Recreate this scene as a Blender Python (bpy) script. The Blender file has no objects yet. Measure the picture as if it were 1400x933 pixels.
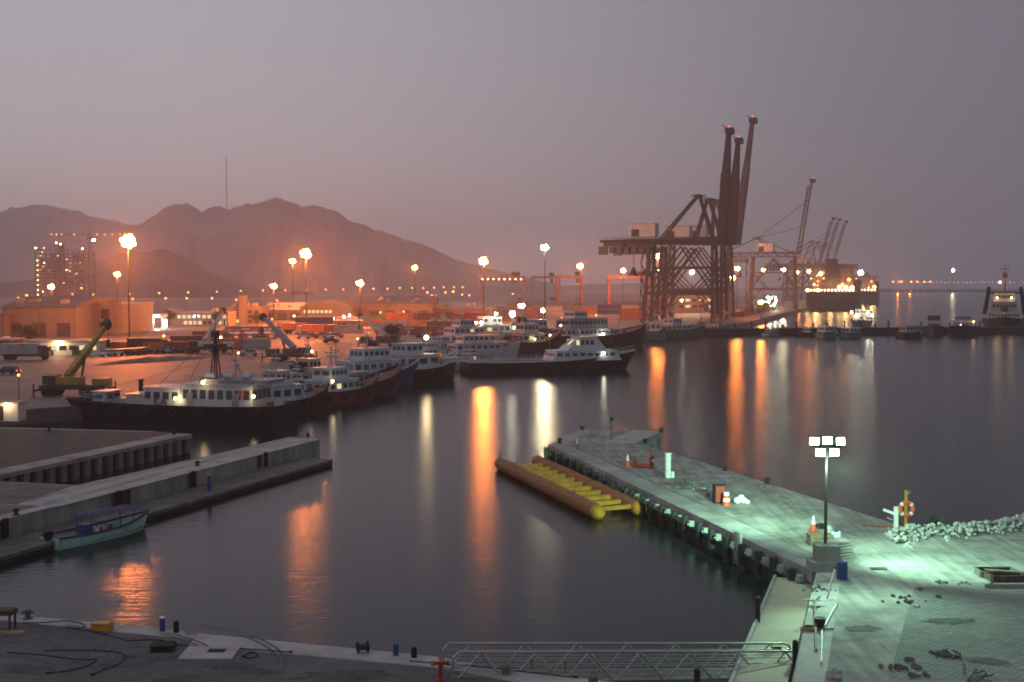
import bpy, math, random
from mathutils import Vector, Matrix
R = math.radians
rnd = random.Random(7)
sc = bpy.context.scene
col = sc.collection

# ------------------------------------------------------------------ camera model
F = 1700.0; CX, CY, HY = 700.0, 466.5, 388.0
CAMZ = 17.9; QZ = 1.9
PITCH = math.atan((CY - HY) / F)
cp, sp = math.cos(PITCH), math.sin(PITCH)
def ray(px, py):
    u = (CY - py) / F
    return Vector(((px - CX) / F, cp + u * sp, -sp + u * cp))
def G(px, py, z=QZ):                      # ground point seen at that spot of the photograph
    d = ray(px, py); t = (z - CAMZ) / d.z
    return Vector((d.x * t, d.y * t, z))
def AD(px, py, D):                        # point at depth D metres
    d = ray(px, py); t = D / d.y
    return Vector((d.x * t, D, CAMZ + d.z * t))

# ------------------------------------------------------------------ materials
M = {}
def rgb(c): return (c[0], c[1], c[2], 1.0)
def mat(name, c, rough=.65, metal=0.0, var=.22, scale=.8, bump=0.0, bscale=None, c2=None, streak=None, spec=.4):
    m = bpy.data.materials.new(name); m.use_nodes = True
    nt = m.node_tree; N = nt.nodes; L = nt.links
    b = N['Principled BSDF']; b.inputs['Roughness'].default_value = rough; b.inputs['Metallic'].default_value = metal
    b.inputs['Specular IOR Level'].default_value = spec
    tc = N.new('ShaderNodeTexCoord'); mp = N.new('ShaderNodeMapping')
    L.new(tc.outputs['Object'], mp.inputs['Vector'])
    if streak: mp.inputs['Scale'].default_value = streak
    nz = N.new('ShaderNodeTexNoise'); nz.inputs['Scale'].default_value = scale; nz.inputs['Detail'].default_value = 6; nz.inputs['Roughness'].default_value = .62
    L.new(mp.outputs[0], nz.inputs['Vector'])
    cr = N.new('ShaderNodeValToRGB')
    cr.color_ramp.elements[0].position = .32; cr.color_ramp.elements[1].position = .68
    lo = c2 if c2 else tuple(x * (1 - var) for x in c); hi = c if c2 else tuple(min(1, x * (1 + var)) for x in c)
    cr.color_ramp.elements[0].color = rgb(lo); cr.color_ramp.elements[1].color = rgb(hi)
    L.new(nz.outputs['Fac'], cr.inputs[0]); L.new(cr.outputs[0], b.inputs['Base Color'])
    if bump:
        n2 = N.new('ShaderNodeTexNoise'); n2.inputs['Scale'].default_value = bscale or scale * 6; n2.inputs['Detail'].default_value = 5
        L.new(tc.outputs['Object'], n2.inputs['Vector'])
        bp = N.new('ShaderNodeBump'); bp.inputs['Strength'].default_value = bump; bp.inputs['Distance'].default_value = .05
        L.new(n2.outputs['Fac'], bp.inputs['Height']); L.new(bp.outputs[0], b.inputs['Normal'])
    M[name] = m; return m
def emit(name, c, s):
    m = bpy.data.materials.new(name); m.use_nodes = True
    nt = m.node_tree; nt.nodes.clear()
    e = nt.nodes.new('ShaderNodeEmission'); e.inputs[0].default_value = rgb(c); e.inputs[1].default_value = s
    o = nt.nodes.new('ShaderNodeOutputMaterial'); nt.links.new(e.outputs[0], o.inputs[0])
    m.cycles.emission_sampling = 'NONE'
    M[name] = m; return m

mat('concrete', (.28, .275, .265), .85, var=.35, scale=.35, bump=.3, bscale=6)
mat('concrete_pale', (.36, .355, .34), .85, var=.25, scale=.5, bump=.3, bscale=7)
mat('concrete_wall', (.25, .27, .23), .9, var=.4, scale=.6, bump=.5, bscale=3, streak=(1, 1, .35))
mat('quay_dark', (.068, .062, .055), .9, var=.45, scale=.9, bump=.4)
mat('concrete_dark', (.12, .115, .11), .9, var=.4, scale=.6, bump=.4)
mat('pile_rib', (.17, .165, .16), .9, var=.35, scale=.8, bump=.3, streak=(1, 1, .3))
mat('sheet_pile', (.035, .033, .03), .85, var=.5, scale=.8, bump=.4)
mat('pile_black', (.018, .02, .018), .7, var=.5, scale=1.5, bump=.3)
mat('steel_dark', (.045, .040, .038), .6, var=.35, scale=.4)
mat('crane_brown', (.045, .027, .022), .6, var=.35, scale=.15)
mat('crane_grey', (.10, .09, .088), .6, var=.3, scale=.15)
mat('crane_far', (.07, .045, .038), .6, var=.3, scale=.15)
mat('rtg_red', (.55, .12, .04), .55, var=.3, scale=.3)
mat('house_white', (.55, .54, .52), .6, var=.18, scale=.25)
mat('wall_cream', (.17, .145, .12), .85, var=.2, scale=.08, streak=(1, 1, .4))
mat('wall_grey', (.22, .20, .19), .85, var=.22, scale=.08, streak=(1, 1, .4))
mat('wall_brown', (.20, .15, .12), .85, var=.25, scale=.08)
mat('roof_metal', (.28, .25, .24), .55, var=.25, scale=.06, streak=(1, 8, 1))
mat('roof_dark', (.10, .085, .08), .7, var=.3, scale=.1)
mat('glass_dark', (.02, .022, .026), .12, var=.2, scale=.3, spec=.6)
mat('boat_white', (.42, .45, .50), .4, var=.10, scale=.5, streak=(1, 1, .3))
mat('boat_cream', (.44, .42, .37), .45, var=.14, scale=.5, streak=(1, 1, .3))
mat('boat_grey', (.25, .27, .30), .5, var=.2, scale=.5)
mat('hull_black', (.008, .0075, .0075), .55, var=.5, scale=.5, spec=.2)
mat('hull_red', (.11, .014, .012), .5, var=.4, scale=.4)
mat('hull_blue', (.025, .032, .11), .45, var=.35, scale=.4)
mat('hull_teal', (.045, .12, .13), .5, var=.35, scale=.4)
mat('hull_green', (.05, .10, .08), .5, var=.35, scale=.4)
mat('hull_maroon', (.035, .012, .011), .55, var=.4, scale=.4)
mat('deck_grey', (.16, .16, .155), .8, var=.3, scale=.7)
mat('deck_red', (.26, .06, .04), .75, var=.3, scale=.7)
mat('rubber', (.012, .012, .012), .85, var=.3, scale=2)
mat('yellow_paint', (.46, .20, .015), .5, var=.3, scale=1.2)
mat('crane_yellow', (.34, .20, .03), .5, var=.35, scale=.8)
mat('orange_tube', (.30, .105, .018), .7, var=.3, scale=1.6, c2=(.19, .085, .03), bump=.4, streak=(.5, .5, 1.8))
mat('red_paint', (.30, .03, .022), .5, var=.25, scale=2)
mat('orange_plastic', (.60, .10, .03), .5, var=.15, scale=3)
mat('white_paint', (.78, .78, .76), .5, var=.10, scale=2)
mat('blue_plastic', (.02, .06, .22), .45, var=.25, scale=2)
mat('navy_cloth', (.035, .05, .10), .85, var=.3, scale=3)
mat('mint_hull', (.40, .66, .55), .45, var=.18, scale=1)
mat('wood', (.26, .20, .13), .8, var=.35, scale=3, streak=(1, 6, 1))
mat('wood_dark', (.07, .05, .035), .85, var=.4, scale=3)
mat('aluminium', (.42, .43, .41), .42, metal=.7, var=.15, scale=2)
mat('galv', (.33, .34, .34), .5, metal=.5, var=.2, scale=2)
mat('rock', (.40, .395, .37), .9, var=.35, scale=1.4, bump=.5)
mat('rubble', (.13, .12, .11), .9, var=.5, scale=3, bump=.5)
mat('hillside', (.165, .138, .138), .95, var=.35, scale=.012, bump=.6, bscale=.05)
mat('hillside_dark', (.06, .05, .05), .95, var=.4, scale=.02, bump=.5, bscale=.06)
mat('leaf', (.045, .065, .03), .7, var=.4, scale=.8)
mat('bark', (.09, .065, .045), .9, var=.4, scale=2)
mat('olive_pile', (.10, .105, .035), .8, var=.4, scale=1.5)
mat('ramp_beige', (.42, .37, .28), .8, var=.14, scale=.4, bump=.2, bscale=14)
mat('asphalt', (.085, .075, .068), .8, var=.25, scale=.2, bump=.2, bscale=4)
mat('damp_concrete', (.22, .22, .21), .8, var=.3, scale=1.5, spec=.2)
mat('oil_stain', (.095, .098, .10), .9, var=.35, scale=1.2, spec=.1)
mat('tyre_mark', (.095, .098, .1), .9, var=.3, scale=.6)
for nm, c in (('cont_orange', (.55, .17, .05)), ('cont_red', (.30, .05, .035)), ('cont_blue', (.04, .07, .17)), ('cont_green', (.05, .13, .08)), ('cont_grey', (.30, .30, .29)), ('cont_brown', (.16, .07, .045))):
    mat(nm, c, .6, var=.25, scale=.4)
for nm, c in (('car_white', (.62, .62, .62)), ('car_silver', (.36, .37, .38)), ('car_dark', (.03, .032, .036)), ('car_red', (.28, .03, .025)), ('car_tan', (.34, .26, .16))):
    mat(nm, c, .3, var=.08, scale=.6, spec=.6)

SOD = (1.0, .205, .028); WARM = (1.0, .66, .32); WHT = (1.0, .78, .40); COOL = (.46, 1.0, .67)
emit('lamp_sodium', (1.0, .34, .06), 160)
emit('lamp_sodium_small', (1.0, .30, .06), 7)
emit('lamp_warm', (1.0, .62, .26), 22)
emit('lamp_white', (1.0, .96, .74), 110)
emit('lamp_cool', (.62, 1.0, .76), 60)
emit('lamp_red', (1.0, .12, .10), 2.2)
emit('lamp_far', (1.0, .62, .38), 7)
emit('lamp_far_orange', (1.0, .25, .05), 30)
emit('window_lit', (1.0, .82, .42), .9)
emit('window_bright', (.95, 1.0, .88), 3.5)
emit('window_amber', (1.0, .45, .10), 2.2)
emit('canopy_lit', (1.0, 1.0, .88), 5.0)

def paving(name, c, mortar, sx, sy, stain=.3):
    m = bpy.data.materials.new(name); m.use_nodes = True
    nt = m.node_tree; N = nt.nodes; L = nt.links; b = N['Principled BSDF']; b.inputs['Roughness'].default_value = .9; b.inputs['Specular IOR Level'].default_value = .15
    tc = N.new('ShaderNodeTexCoord'); br = N.new('ShaderNodeTexBrick')
    br.inputs['Scale'].default_value = 1.0; br.inputs['Brick Width'].default_value = sx; br.inputs['Row Height'].default_value = sy
    br.inputs['Mortar Size'].default_value = .02; br.inputs['Color1'].default_value = rgb(c); br.inputs['Color2'].default_value = rgb(tuple(x * .72 for x in c)); br.inputs['Mortar'].default_value = rgb(mortar)
    L.new(tc.outputs['Object'], br.inputs['Vector'])
    nz = N.new('ShaderNodeTexNoise'); nz.inputs['Scale'].default_value = .16; nz.inputs['Detail'].default_value = 9; nz.inputs['Roughness'].default_value = .66
    L.new(tc.outputs['Object'], nz.inputs['Vector'])
    cr = N.new('ShaderNodeValToRGB'); cr.color_ramp.elements[0].position = .3; cr.color_ramp.elements[1].position = .72
    cr.color_ramp.elements[0].color = (1 - stain, 1 - stain, 1 - stain, 1); cr.color_ramp.elements[1].color = (1.12, 1.1, 1.05, 1)
    L.new(nz.outputs['Fac'], cr.inputs[0])
    mx = N.new('ShaderNodeMix'); mx.data_type = 'RGBA'; mx.blend_type = 'MULTIPLY'; mx.inputs[0].default_value = 1
    L.new(br.outputs['Color'], mx.inputs[6]); L.new(cr.outputs[0], mx.inputs[7]); L.new(mx.outputs[2], b.inputs['Base Color'])
    bp = N.new('ShaderNodeBump'); bp.inputs['Strength'].default_value = .35; bp.inputs['Distance'].default_value = .02
    L.new(br.outputs['Fac'], bp.inputs['Height']); bp.invert = True; L.new(bp.outputs[0], b.inputs['Normal'])
    M[name] = m
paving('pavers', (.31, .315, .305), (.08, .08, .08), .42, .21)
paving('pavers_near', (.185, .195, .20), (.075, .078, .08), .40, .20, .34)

def dusty():
    m = bpy.data.materials.new('dusty_ground'); m.use_nodes = True
    nt = m.node_tree; N = nt.nodes; L = nt.links; b = N['Principled BSDF']; b.inputs['Roughness'].default_value = .95; b.inputs['Specular IOR Level'].default_value = .1
    tc = N.new('ShaderNodeTexCoord')
    n1 = N.new('ShaderNodeTexNoise'); n1.inputs['Scale'].default_value = .42; n1.inputs['Detail'].default_value = 10; n1.inputs['Roughness'].default_value = .68
    L.new(tc.outputs['Object'], n1.inputs['Vector'])
    c1 = N.new('ShaderNodeValToRGB'); e = c1.color_ramp.elements
    e[0].position = .30; e[0].color = (.17, .165, .15, 1); e[1].position = .66; e[1].color = (.42, .41, .38, 1)
    e2 = e.new(.48); e2.color = (.31, .30, .28, 1)
    L.new(n1.outputs['Fac'], c1.inputs[0])
    mp = N.new('ShaderNodeMapping'); mp.inputs['Rotation'].default_value = (0, 0, R(-18)); mp.inputs['Scale'].default_value = (1.9, .13, 1)
    L.new(tc.outputs['Object'], mp.inputs['Vector'])
    n2 = N.new('ShaderNodeTexNoise'); n2.inputs['Scale'].default_value = 1.0; n2.inputs['Detail'].default_value = 7
    L.new(mp.outputs[0], n2.inputs['Vector'])
    c2 = N.new('ShaderNodeValToRGB'); c2.color_ramp.elements[0].position = .36; c2.color_ramp.elements[1].position = .6
    c2.color_ramp.elements[0].color = (.66, .66, .65, 1); c2.color_ramp.elements[1].color = (1.05, 1.05, 1.03, 1)
    L.new(n2.outputs['Fac'], c2.inputs[0])
    mx = N.new('ShaderNodeMix'); mx.data_type = 'RGBA'; mx.blend_type = 'MULTIPLY'; mx.inputs[0].default_value = .8
    L.new(c1.outputs[0], mx.inputs[6]); L.new(c2.outputs[0], mx.inputs[7]); L.new(mx.outputs[2], b.inputs['Base Color'])
    n3 = N.new('ShaderNodeTexNoise'); n3.inputs['Scale'].default_value = 5; n3.inputs['Detail'].default_value = 6
    L.new(tc.outputs['Object'], n3.inputs['Vector'])
    bp = N.new('ShaderNodeBump'); bp.inputs['Strength'].default_value = .5; bp.inputs['Distance'].default_value = .06
    L.new(n3.outputs['Fac'], bp.inputs['Height']); L.new(bp.outputs[0], b.inputs['Normal'])
    M['dusty_ground'] = m
dusty()
mat('yard_ground', (.145, .118, .10), .64, var=.5, scale=.06, bump=.2, bscale=.8)

def water_mat():
    m = bpy.data.materials.new('sea_water'); m.use_nodes = True
    nt = m.node_tree; N = nt.nodes; L = nt.links; N.clear()
    tc = N.new('ShaderNodeTexCoord')
    mp = N.new('ShaderNodeMapping'); mp.inputs['Scale'].default_value = (.5, 2.2, 1)
    L.new(tc.outputs['Object'], mp.inputs['Vector'])
    n1 = N.new('ShaderNodeTexNoise'); n1.inputs['Scale'].default_value = .9; n1.inputs['Detail'].default_value = 3
    L.new(mp.outputs[0], n1.inputs['Vector'])
    bp = N.new('ShaderNodeBump'); bp.inputs['Strength'].default_value = .42; bp.inputs['Distance'].default_value = .07
    L.new(n1.outputs['Fac'], bp.inputs['Height'])
    g = N.new('ShaderNodeBsdfGlossy'); g.distribution = 'BECKMANN'; g.inputs['Roughness'].default_value = WATER_ROUGH
    g.inputs['Color'].default_value = WATER_TINT; L.new(bp.outputs[0], g.inputs['Normal'])
    d = N.new('ShaderNodeBsdfDiffuse'); d.inputs['Color'].default_value = (.014, .018, .02, 1)
    fr = N.new('ShaderNodeFresnel'); fr.inputs['IOR'].default_value = 1.33
    mx = N.new('ShaderNodeMixShader'); L.new(fr.outputs[0], mx.inputs[0]); L.new(d.outputs[0], mx.inputs[1]); L.new(g.outputs[0], mx.inputs[2])
    o = N.new('ShaderNodeOutputMaterial'); L.new(mx.outputs[0], o.inputs[0])
    M['sea_water'] = m
WATER_ROUGH = .215; WATER_TINT = (.66, .685, .70, 1)
water_mat()

# ------------------------------------------------------------------ mesh builder
class MB:
    def __init__(s): s.v = []; s.f = []; s.sm = []
    def add(s, vs, fs, smooth=False):
        o = len(s.v); s.v += [tuple(v) for v in vs]; s.f += [tuple(i + o for i in f) for f in fs]; s.sm += [smooth] * len(fs); return s
    def box(s, x0, x1, y0, y1, z0, z1):
        vs = [(x, y, z) for z in (z0, z1) for y in (y0, y1) for x in (x0, x1)]
        return s.add(vs, [(0, 2, 3, 1), (4, 5, 7, 6), (0, 1, 5, 4), (2, 6, 7, 3), (0, 4, 6, 2), (1, 3, 7, 5)])
    def hexa(s, lo, hi):                  # four lower and four upper corners, counter-clockwise
        return s.add(list(lo) + list(hi), [(3, 2, 1, 0), (4, 5, 6, 7), (0, 1, 5, 4), (1, 2, 6, 5), (2, 3, 7, 6), (3, 0, 4, 7)])
    def bar(s, p, q, w, h=None, w2=None, h2=None):
        p = Vector(p); q = Vector(q); h = h or w; w2 = w2 or w; h2 = h2 or h
        d = (q - p).normalized(); up = Vector((0, 0, 1)) if abs(d.z) < .95 else Vector((1, 0, 0))
        a = d.cross(up).normalized(); b = a.cross(d)
        c = lambda o, ww, hh: [o - a * ww / 2 - b * hh / 2, o + a * ww / 2 - b * hh / 2, o + a * ww / 2 + b * hh / 2, o - a * ww / 2 + b * hh / 2]
        return s.add(c(p, w, h) + c(q, w2, h2), [(3, 2, 1, 0), (4, 5, 6, 7), (0, 1, 5, 4), (1, 2, 6, 5), (2, 3, 7, 6), (3, 0, 4, 7)])
    def cyl(s, p, q, r, r2=None, n=12):
        p = Vector(p); q = Vector(q); r2 = r if r2 is None else r2
        d = (q - p).normalized(); up = Vector((0, 0, 1)) if abs(d.z) < .95 else Vector((1, 0, 0))
        a = d.cross(up).normalized(); b = a.cross(d)
        ring = lambda o, rr: [o + (a * math.cos(2 * math.pi * i / n) + b * math.sin(2 * math.pi * i / n)) * rr for i in range(n)]
        o = len(s.v)
        s.add(ring(p, r) + ring(q, r2), [(i, i + n, (i + 1) % n + n, (i + 1) % n) for i in range(n)], True)
        s.add(ring(p, r), [tuple(range(n))]); s.add(ring(q, r2), [tuple(reversed(range(n)))]); return s
    def ball(s, c, r, n=10, m=6, sz=1.0, z0=-1.0):
        vs = []; fs = []
        for j in range(m + 1):
            ph = math.asin(max(-1, z0)) + (math.pi / 2 - math.asin(max(-1, z0))) * j / m
            for i in range(n):
                th = 2 * math.pi * i / n
                vs.append((c[0] + r * math.cos(ph) * math.cos(th), c[1] + r * math.cos(ph) * math.sin(th), c[2] + r * sz * math.sin(ph)))
        for j in range(m):
            for i in range(n): fs.append((j * n + i, j * n + (i + 1) % n, (j + 1) * n + (i + 1) % n, (j + 1) * n + i))
        fs.append(tuple(reversed(range(n))))
        return s.add(vs, fs, True)
    def torus(s, c, R0, r, axis='y', n=28, m=10, a0=0, a1=2 * math.pi):
        vs = []; fs = []
        for i in range(n + 1):
            t = a0 + (a1 - a0) * i / n
            for j in range(m):
                q = 2 * math.pi * j / m; u = (R0 + r * math.cos(q)); w = r * math.sin(q)
                P = (u * math.cos(t), w, u * math.sin(t)) if axis == 'y' else (u * math.cos(t), u * math.sin(t), w)
                vs.append((c[0] + P[0], c[1] + P[1], c[2] + P[2]))
        for i in range(n):
            for j in range(m): fs.append((i * m + j, i * m + (j + 1) % m, (i + 1) * m + (j + 1) % m, (i + 1) * m + j))
        return s.add(vs, fs, True)
    def prism(s, poly, z0, z1):
        n = len(poly); area = sum(poly[i][0] * poly[(i + 1) % n][1] - poly[(i + 1) % n][0] * poly[i][1] for i in range(n))
        if area < 0: poly = list(reversed(poly))
        vs = [(p[0], p[1], z0) for p in poly] + [(p[0], p[1], z1) for p in poly]
        return s.add(vs, [tuple(reversed(range(n))), tuple(range(n, 2 * n))] + [(i, (i + 1) % n, (i + 1) % n + n, i + n) for i in range(n)])
    def rock(s, c, r, seed):
        q = random.Random(seed); k = 6; m = 4; vs = []; fs = []
        sx, sy, sz = (q.uniform(.7, 1.35) for _ in range(3)); rot = q.uniform(0, 6)
        for j in range(m + 1):
            ph = -math.pi / 2 + math.pi * j / m
            for i in range(k):
                th = 2 * math.pi * i / k + rot; rr = r * q.uniform(.75, 1.15)
                vs.append((c[0] + rr * sx * math.cos(ph) * math.cos(th), c[1] + rr * sy * math.cos(ph) * math.sin(th), c[2] + rr * sz * .8 * math.sin(ph)))
        for j in range(m):
            for i in range(k): fs.append((j * k + i, j * k + (i + 1) % k, (j + 1) * k + (i + 1) % k, (j + 1) * k + i))
        return s.add(vs, fs)
    def build(s, name, m, parent=None, bevel=0, loc=None):
        me = bpy.data.meshes.new(name); me.from_pydata(s.v, [], s.f)
        me.polygons.foreach_set('use_smooth', s.sm); me.update()
        me.materials.append(M[m] if isinstance(m, str) else m)
        o = bpy.data.objects.new(name, me); col.objects.link(o)
        if parent: o.parent = parent
        if loc is not None: o.location = loc
        if bevel:
            b = o.modifiers.new('bevel', 'BEVEL'); b.width = bevel; b.segments = 2; b.limit_method = 'ANGLE'
        return o

def tag(o, label, cat, group=None):
    o['label'] = label; o['category'] = cat
    if group: o['group'] = group
    return o
def thing(name, label, cat, loc=(0, 0, 0), rz=0, group=None):
    o = bpy.data.objects.new(name, None); col.objects.link(o); o.empty_display_size = .5
    o.location = loc; o.rotation_euler = (0, 0, rz)
    return tag(o, label, cat, group)
def struct(o, kind='structure'): o['kind'] = kind; return o
def dup(root, loc, rz, label=None, group=None):
    r = root.copy(); col.objects.link(r); r.location = loc; r.rotation_euler = (0, 0, rz)
    if label: r['label'] = label
    if group: r['group'] = group
    for ch in list(root.children):
        c = ch.copy(); col.objects.link(c); c.parent = r
        for g in list(ch.children):
            d = g.copy(); col.objects.link(d); d.parent = c
    return r
ORD = ['first', 'second', 'third', 'fourth', 'fifth', 'sixth', 'seventh', 'eighth', 'ninth', 'tenth', 'eleventh', 'twelfth', 'thirteenth', 'fourteenth', 'fifteenth', 'sixteenth', 'seventeenth', 'eighteenth', 'nineteenth', 'twentieth', 'twenty-first', 'twenty-second', 'twenty-third', 'twenty-fourth', 'twenty-fifth', 'twenty-sixth', 'twenty-seventh', 'twenty-eighth', 'twenty-ninth', 'thirtieth']
def point(parent, loc, c, power, r=.5, name='lamp_light'):
    l = bpy.data.lights.new(name, 'POINT'); l.color = c; l.energy = power; l.shadow_soft_size = r
    o = bpy.data.objects.new(name, l); col.objects.link(o); o.location = loc; o.parent = parent; return o
def spot(parent, loc, target, c, power, ang, r=.3, blend=.5):
    l = bpy.data.lights.new('flood_light', 'SPOT'); l.color = c; l.energy = power; l.shadow_soft_size = r; l.spot_size = R(ang); l.spot_blend = blend
    o = bpy.data.objects.new('flood_light', l); col.objects.link(o); o.parent = parent; o.location = loc
    d = Vector(target) - Vector(loc); o.rotation_euler = d.to_track_quat('-Z', 'Y').to_euler(); return o
SKY_STRENGTH = 1.15; HAZE = .00031; MASTW = 92000; DOCKW = 3800
# ------------------------------------------------------------------ camera, sky, haze
cam = bpy.data.cameras.new('camera'); camo = bpy.data.objects.new('camera', cam); col.objects.link(camo)
camo.location = (0, 0, CAMZ); camo.rotation_euler = (math.pi / 2 - PITCH, 0, 0)
cam.sensor_width = 36; cam.lens = 36 * F / 1400; cam.clip_start = .5; cam.clip_end = 20000
sc.camera = camo

SUN_AZ, SUN_EL = R(-42), R(2.0)
w = bpy.data.worlds.new('World'); sc.world = w; w.use_nodes = True
nt = w.node_tree; N = nt.nodes; L = nt.links; bg = N['Background']
tc = N.new('ShaderNodeTexCoord'); sx = N.new('ShaderNodeSeparateXYZ'); L.new(tc.outputs['Generated'], sx.inputs[0])
def ramp(stops):
    r = N.new('ShaderNodeValToRGB'); e = r.color_ramp.elements
    e[0].position, e[0].color = stops[0][0], rgb(stops[0][1]); e[1].position, e[1].color = stops[-1][0], rgb(stops[-1][1])
    for p, c in stops[1:-1]: k = e.new(p); k.color = rgb(c)
    return r
rl = ramp([(0, (.42, .378, .40)), (.10, (.395, .387, .428)), (.25, (.35, .355, .412)), (1, (.29, .30, .36))])
rr = ramp([(0, (.148, .130, .150)), (.10, (.140, .132, .163)), (.25, (.142, .138, .175)), (1, (.16, .165, .21))])
L.new(sx.outputs['Z'], rl.inputs[0]); L.new(sx.outputs['Z'], rr.inputs[0])
mr = N.new('ShaderNodeMapRange'); mr.inputs[1].default_value = -.30; mr.inputs[2].default_value = .42; mr.interpolation_type = 'SMOOTHSTEP'
L.new(sx.outputs['X'], mr.inputs[0])
mx = N.new('ShaderNodeMix'); mx.data_type = 'RGBA'; L.new(mr.outputs[0], mx.inputs[0]); L.new(rl.outputs[0], mx.inputs[6]); L.new(rr.outputs[0], mx.inputs[7])
sky = N.new('ShaderNodeTexSky'); sky.sky_type = 'NISHITA'; sky.sun_disc = False; sky.sun_elevation = SUN_EL; sky.sun_rotation = SUN_AZ
sm = N.new('ShaderNodeMix'); sm.data_type = 'RGBA'; sm.blend_type = 'ADD'; sm.inputs[0].default_value = .008
L.new(mx.outputs[2], sm.inputs[6]); L.new(sky.outputs[0], sm.inputs[7]); L.new(sm.outputs[2], bg.inputs[0])
bg.inputs[1].default_value = SKY_STRENGTH
sl = bpy.data.lights.new('sun', 'SUN'); sl.energy = .03; sl.angle = R(40); sl.color = (1, .8, .75)
so = bpy.data.objects.new('sun', sl); col.objects.link(so)
so.rotation_euler = Vector((-math.sin(SUN_AZ) * -1, -math.cos(SUN_AZ), -math.tan(R(12)))).to_track_quat('-Z', 'Y').to_euler()

hm = bpy.data.materials.new('haze'); hm.use_nodes = True; nt = hm.node_tree; nt.nodes.clear()
pv = nt.nodes.new('ShaderNodeVolumePrincipled'); pv.inputs['Color'].default_value = (.94, .90, .93, 1); pv.inputs['Density'].default_value = HAZE; pv.inputs['Anisotropy'].default_value = .52
om = nt.nodes.new('ShaderNodeOutputMaterial'); nt.links.new(pv.outputs[0], om.inputs['Volume']); M['haze'] = hm
hz = MB().box(-3600, 3600, -400, 6400, -14, 292).build('haze', 'haze'); hz['kind'] = 'stuff'
hz.display_type = 'WIRE'

# ------------------------------------------------------------------ water, yard, quays, hills
def sheet(name, pts, m, dz=.005, z=QZ):
    return struct(MB().add([(p[0], p[1], z + dz) for p in pts], [tuple(range(len(pts)))]).build(name, m))
def ccw(pts):
    a = sum(pts[i][0] * pts[(i + 1) % len(pts)][1] - pts[(i + 1) % len(pts)][0] * pts[i][1] for i in range(len(pts)))
    return pts if a > 0 else list(reversed(pts))
def slab(name, pts, mtop, z0=-6, z1=QZ):
    return struct(MB().prism([(p[0], p[1]) for p in pts], z0, z1).build(name, mtop))
struct(MB().add([(-3550, -350, 0), (3550, -350, 0), (3550, 6350, 0), (-3550, 6350, 0)], [(0, 1, 2, 3)]).build('water', 'sea_water'))
struct(MB().box(-3560, 3560, -360, 6360, -13, -12).build('seabed', 'concrete_dark'))

QD = Vector((.30, .954, 0)).normalized()          # direction of the container quay
shore = [G(-300, 590), G(0, 562), G(200, 549), G(330, 534), G(430, 516), G(520, 500), G(620, 486), G(720, 471), G(800, 464), G(880, 457), G(930, 451), G(1016, 442)]
e0 = shore[-1]; e1 = e0 + QD * 900
yard = shore + [e1, Vector((e1.x - 60, 2200, 0)), Vector((-600, 4200, 0)), Vector((-3300, 4200, 0)), Vector((-3300, 300, 0)), Vector((-400, shore[0].y - 40, 0))]
slab('yard_ground', yard, 'yard_ground')
for i in range(3, 11):                           # capping kerb along the boat quay
    a, b = shore[i], shore[i + 1]; n = Vector((a.y - b.y, b.x - a.x, 0)).normalized()
    struct(MB().hexa([(a.x, a.y, QZ + .002), (b.x, b.y, QZ + .002), (b.x + n.x, b.y + n.y, QZ + .002), (a.x + n.x, a.y + n.y, QZ + .002)],
        [(a.x, a.y, QZ + .14), (b.x, b.y, QZ + .14), (b.x + n.x, b.y + n.y, QZ + .14), (a.x + n.x, a.y + n.y, QZ + .14)]).build('quay_kerb', 'concrete'))
a, b, c, d = G(-260, 461), G(700, 446), G(700, 450), G(-260, 468)
sheet('road', [d, c, b, a], 'asphalt')
for t in range(24):
    p = d.lerp(c, t / 24).lerp(a.lerp(b, t / 24), .5); q = d.lerp(c, (t + .45) / 24).lerp(a.lerp(b, (t + .45) / 24), .5)
    n = Vector((-(q - p).y, (q - p).x, 0)).normalized() * .25
    sheet('road_marking', [p - n, q - n, q + n, p + n], 'white_paint', .011)

lq = [G(-240, 578), G(212, 590), G(257, 593.5), G(-240, 698)]
slab('quay', lq, 'quay_dark')
a, b = lq[2], lq[3]; dv = (b - a).normalized(); nn = Vector((-dv.y, dv.x, 0)); nn = nn if nn.y > 0 else -nn
sheet('quay_capping', ccw([a, b, b + nn * 1.8, a + nn * 1.8]), 'concrete', .005)
sheet('quay_capping', ccw([lq[0], lq[1], lq[1] - Vector((0, .6, 0)), lq[0] - Vector((0, .6, 0))]), 'concrete', .005)
mb = MB(); L_ = (b - a).length; k = 0
t = .25
while t < L_:                                     # sheet piling ribs
    p = a + dv * t; q = a + dv * (t + .75)
    o = -nn * .45
    mb.hexa([(p.x, p.y, -4), (q.x, q.y, -4), ((q + o).x, (q + o).y, -4), ((p + o).x, (p + o).y, -4)], [(p.x, p.y, QZ - .4), (q.x, q.y, QZ - .4), ((q + o).x, (q + o).y, QZ - .4), ((p + o).x, (p + o).y, QZ - .4)])
    t += 1.7
struct(mb.build('sheet_piling', 'pile_rib'))
mb = MB(); o = -nn * .03  # black backing face: shade of the recesses between ribs put in as colour
mb.hexa([(a.x, a.y, -4), (b.x, b.y, -4), ((b + o).x, (b + o).y, -4), ((a + o).x, (a + o).y, -4)], [(a.x, a.y, QZ - .4), (b.x, b.y, QZ - .4), ((b + o).x, (b + o).y, QZ - .4), ((a + o).x, (a + o).y, QZ - .4)]); struct(mb.build('quay_recess_dark', 'rubber'))
mb = MB(); o = -nn * .5
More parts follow.
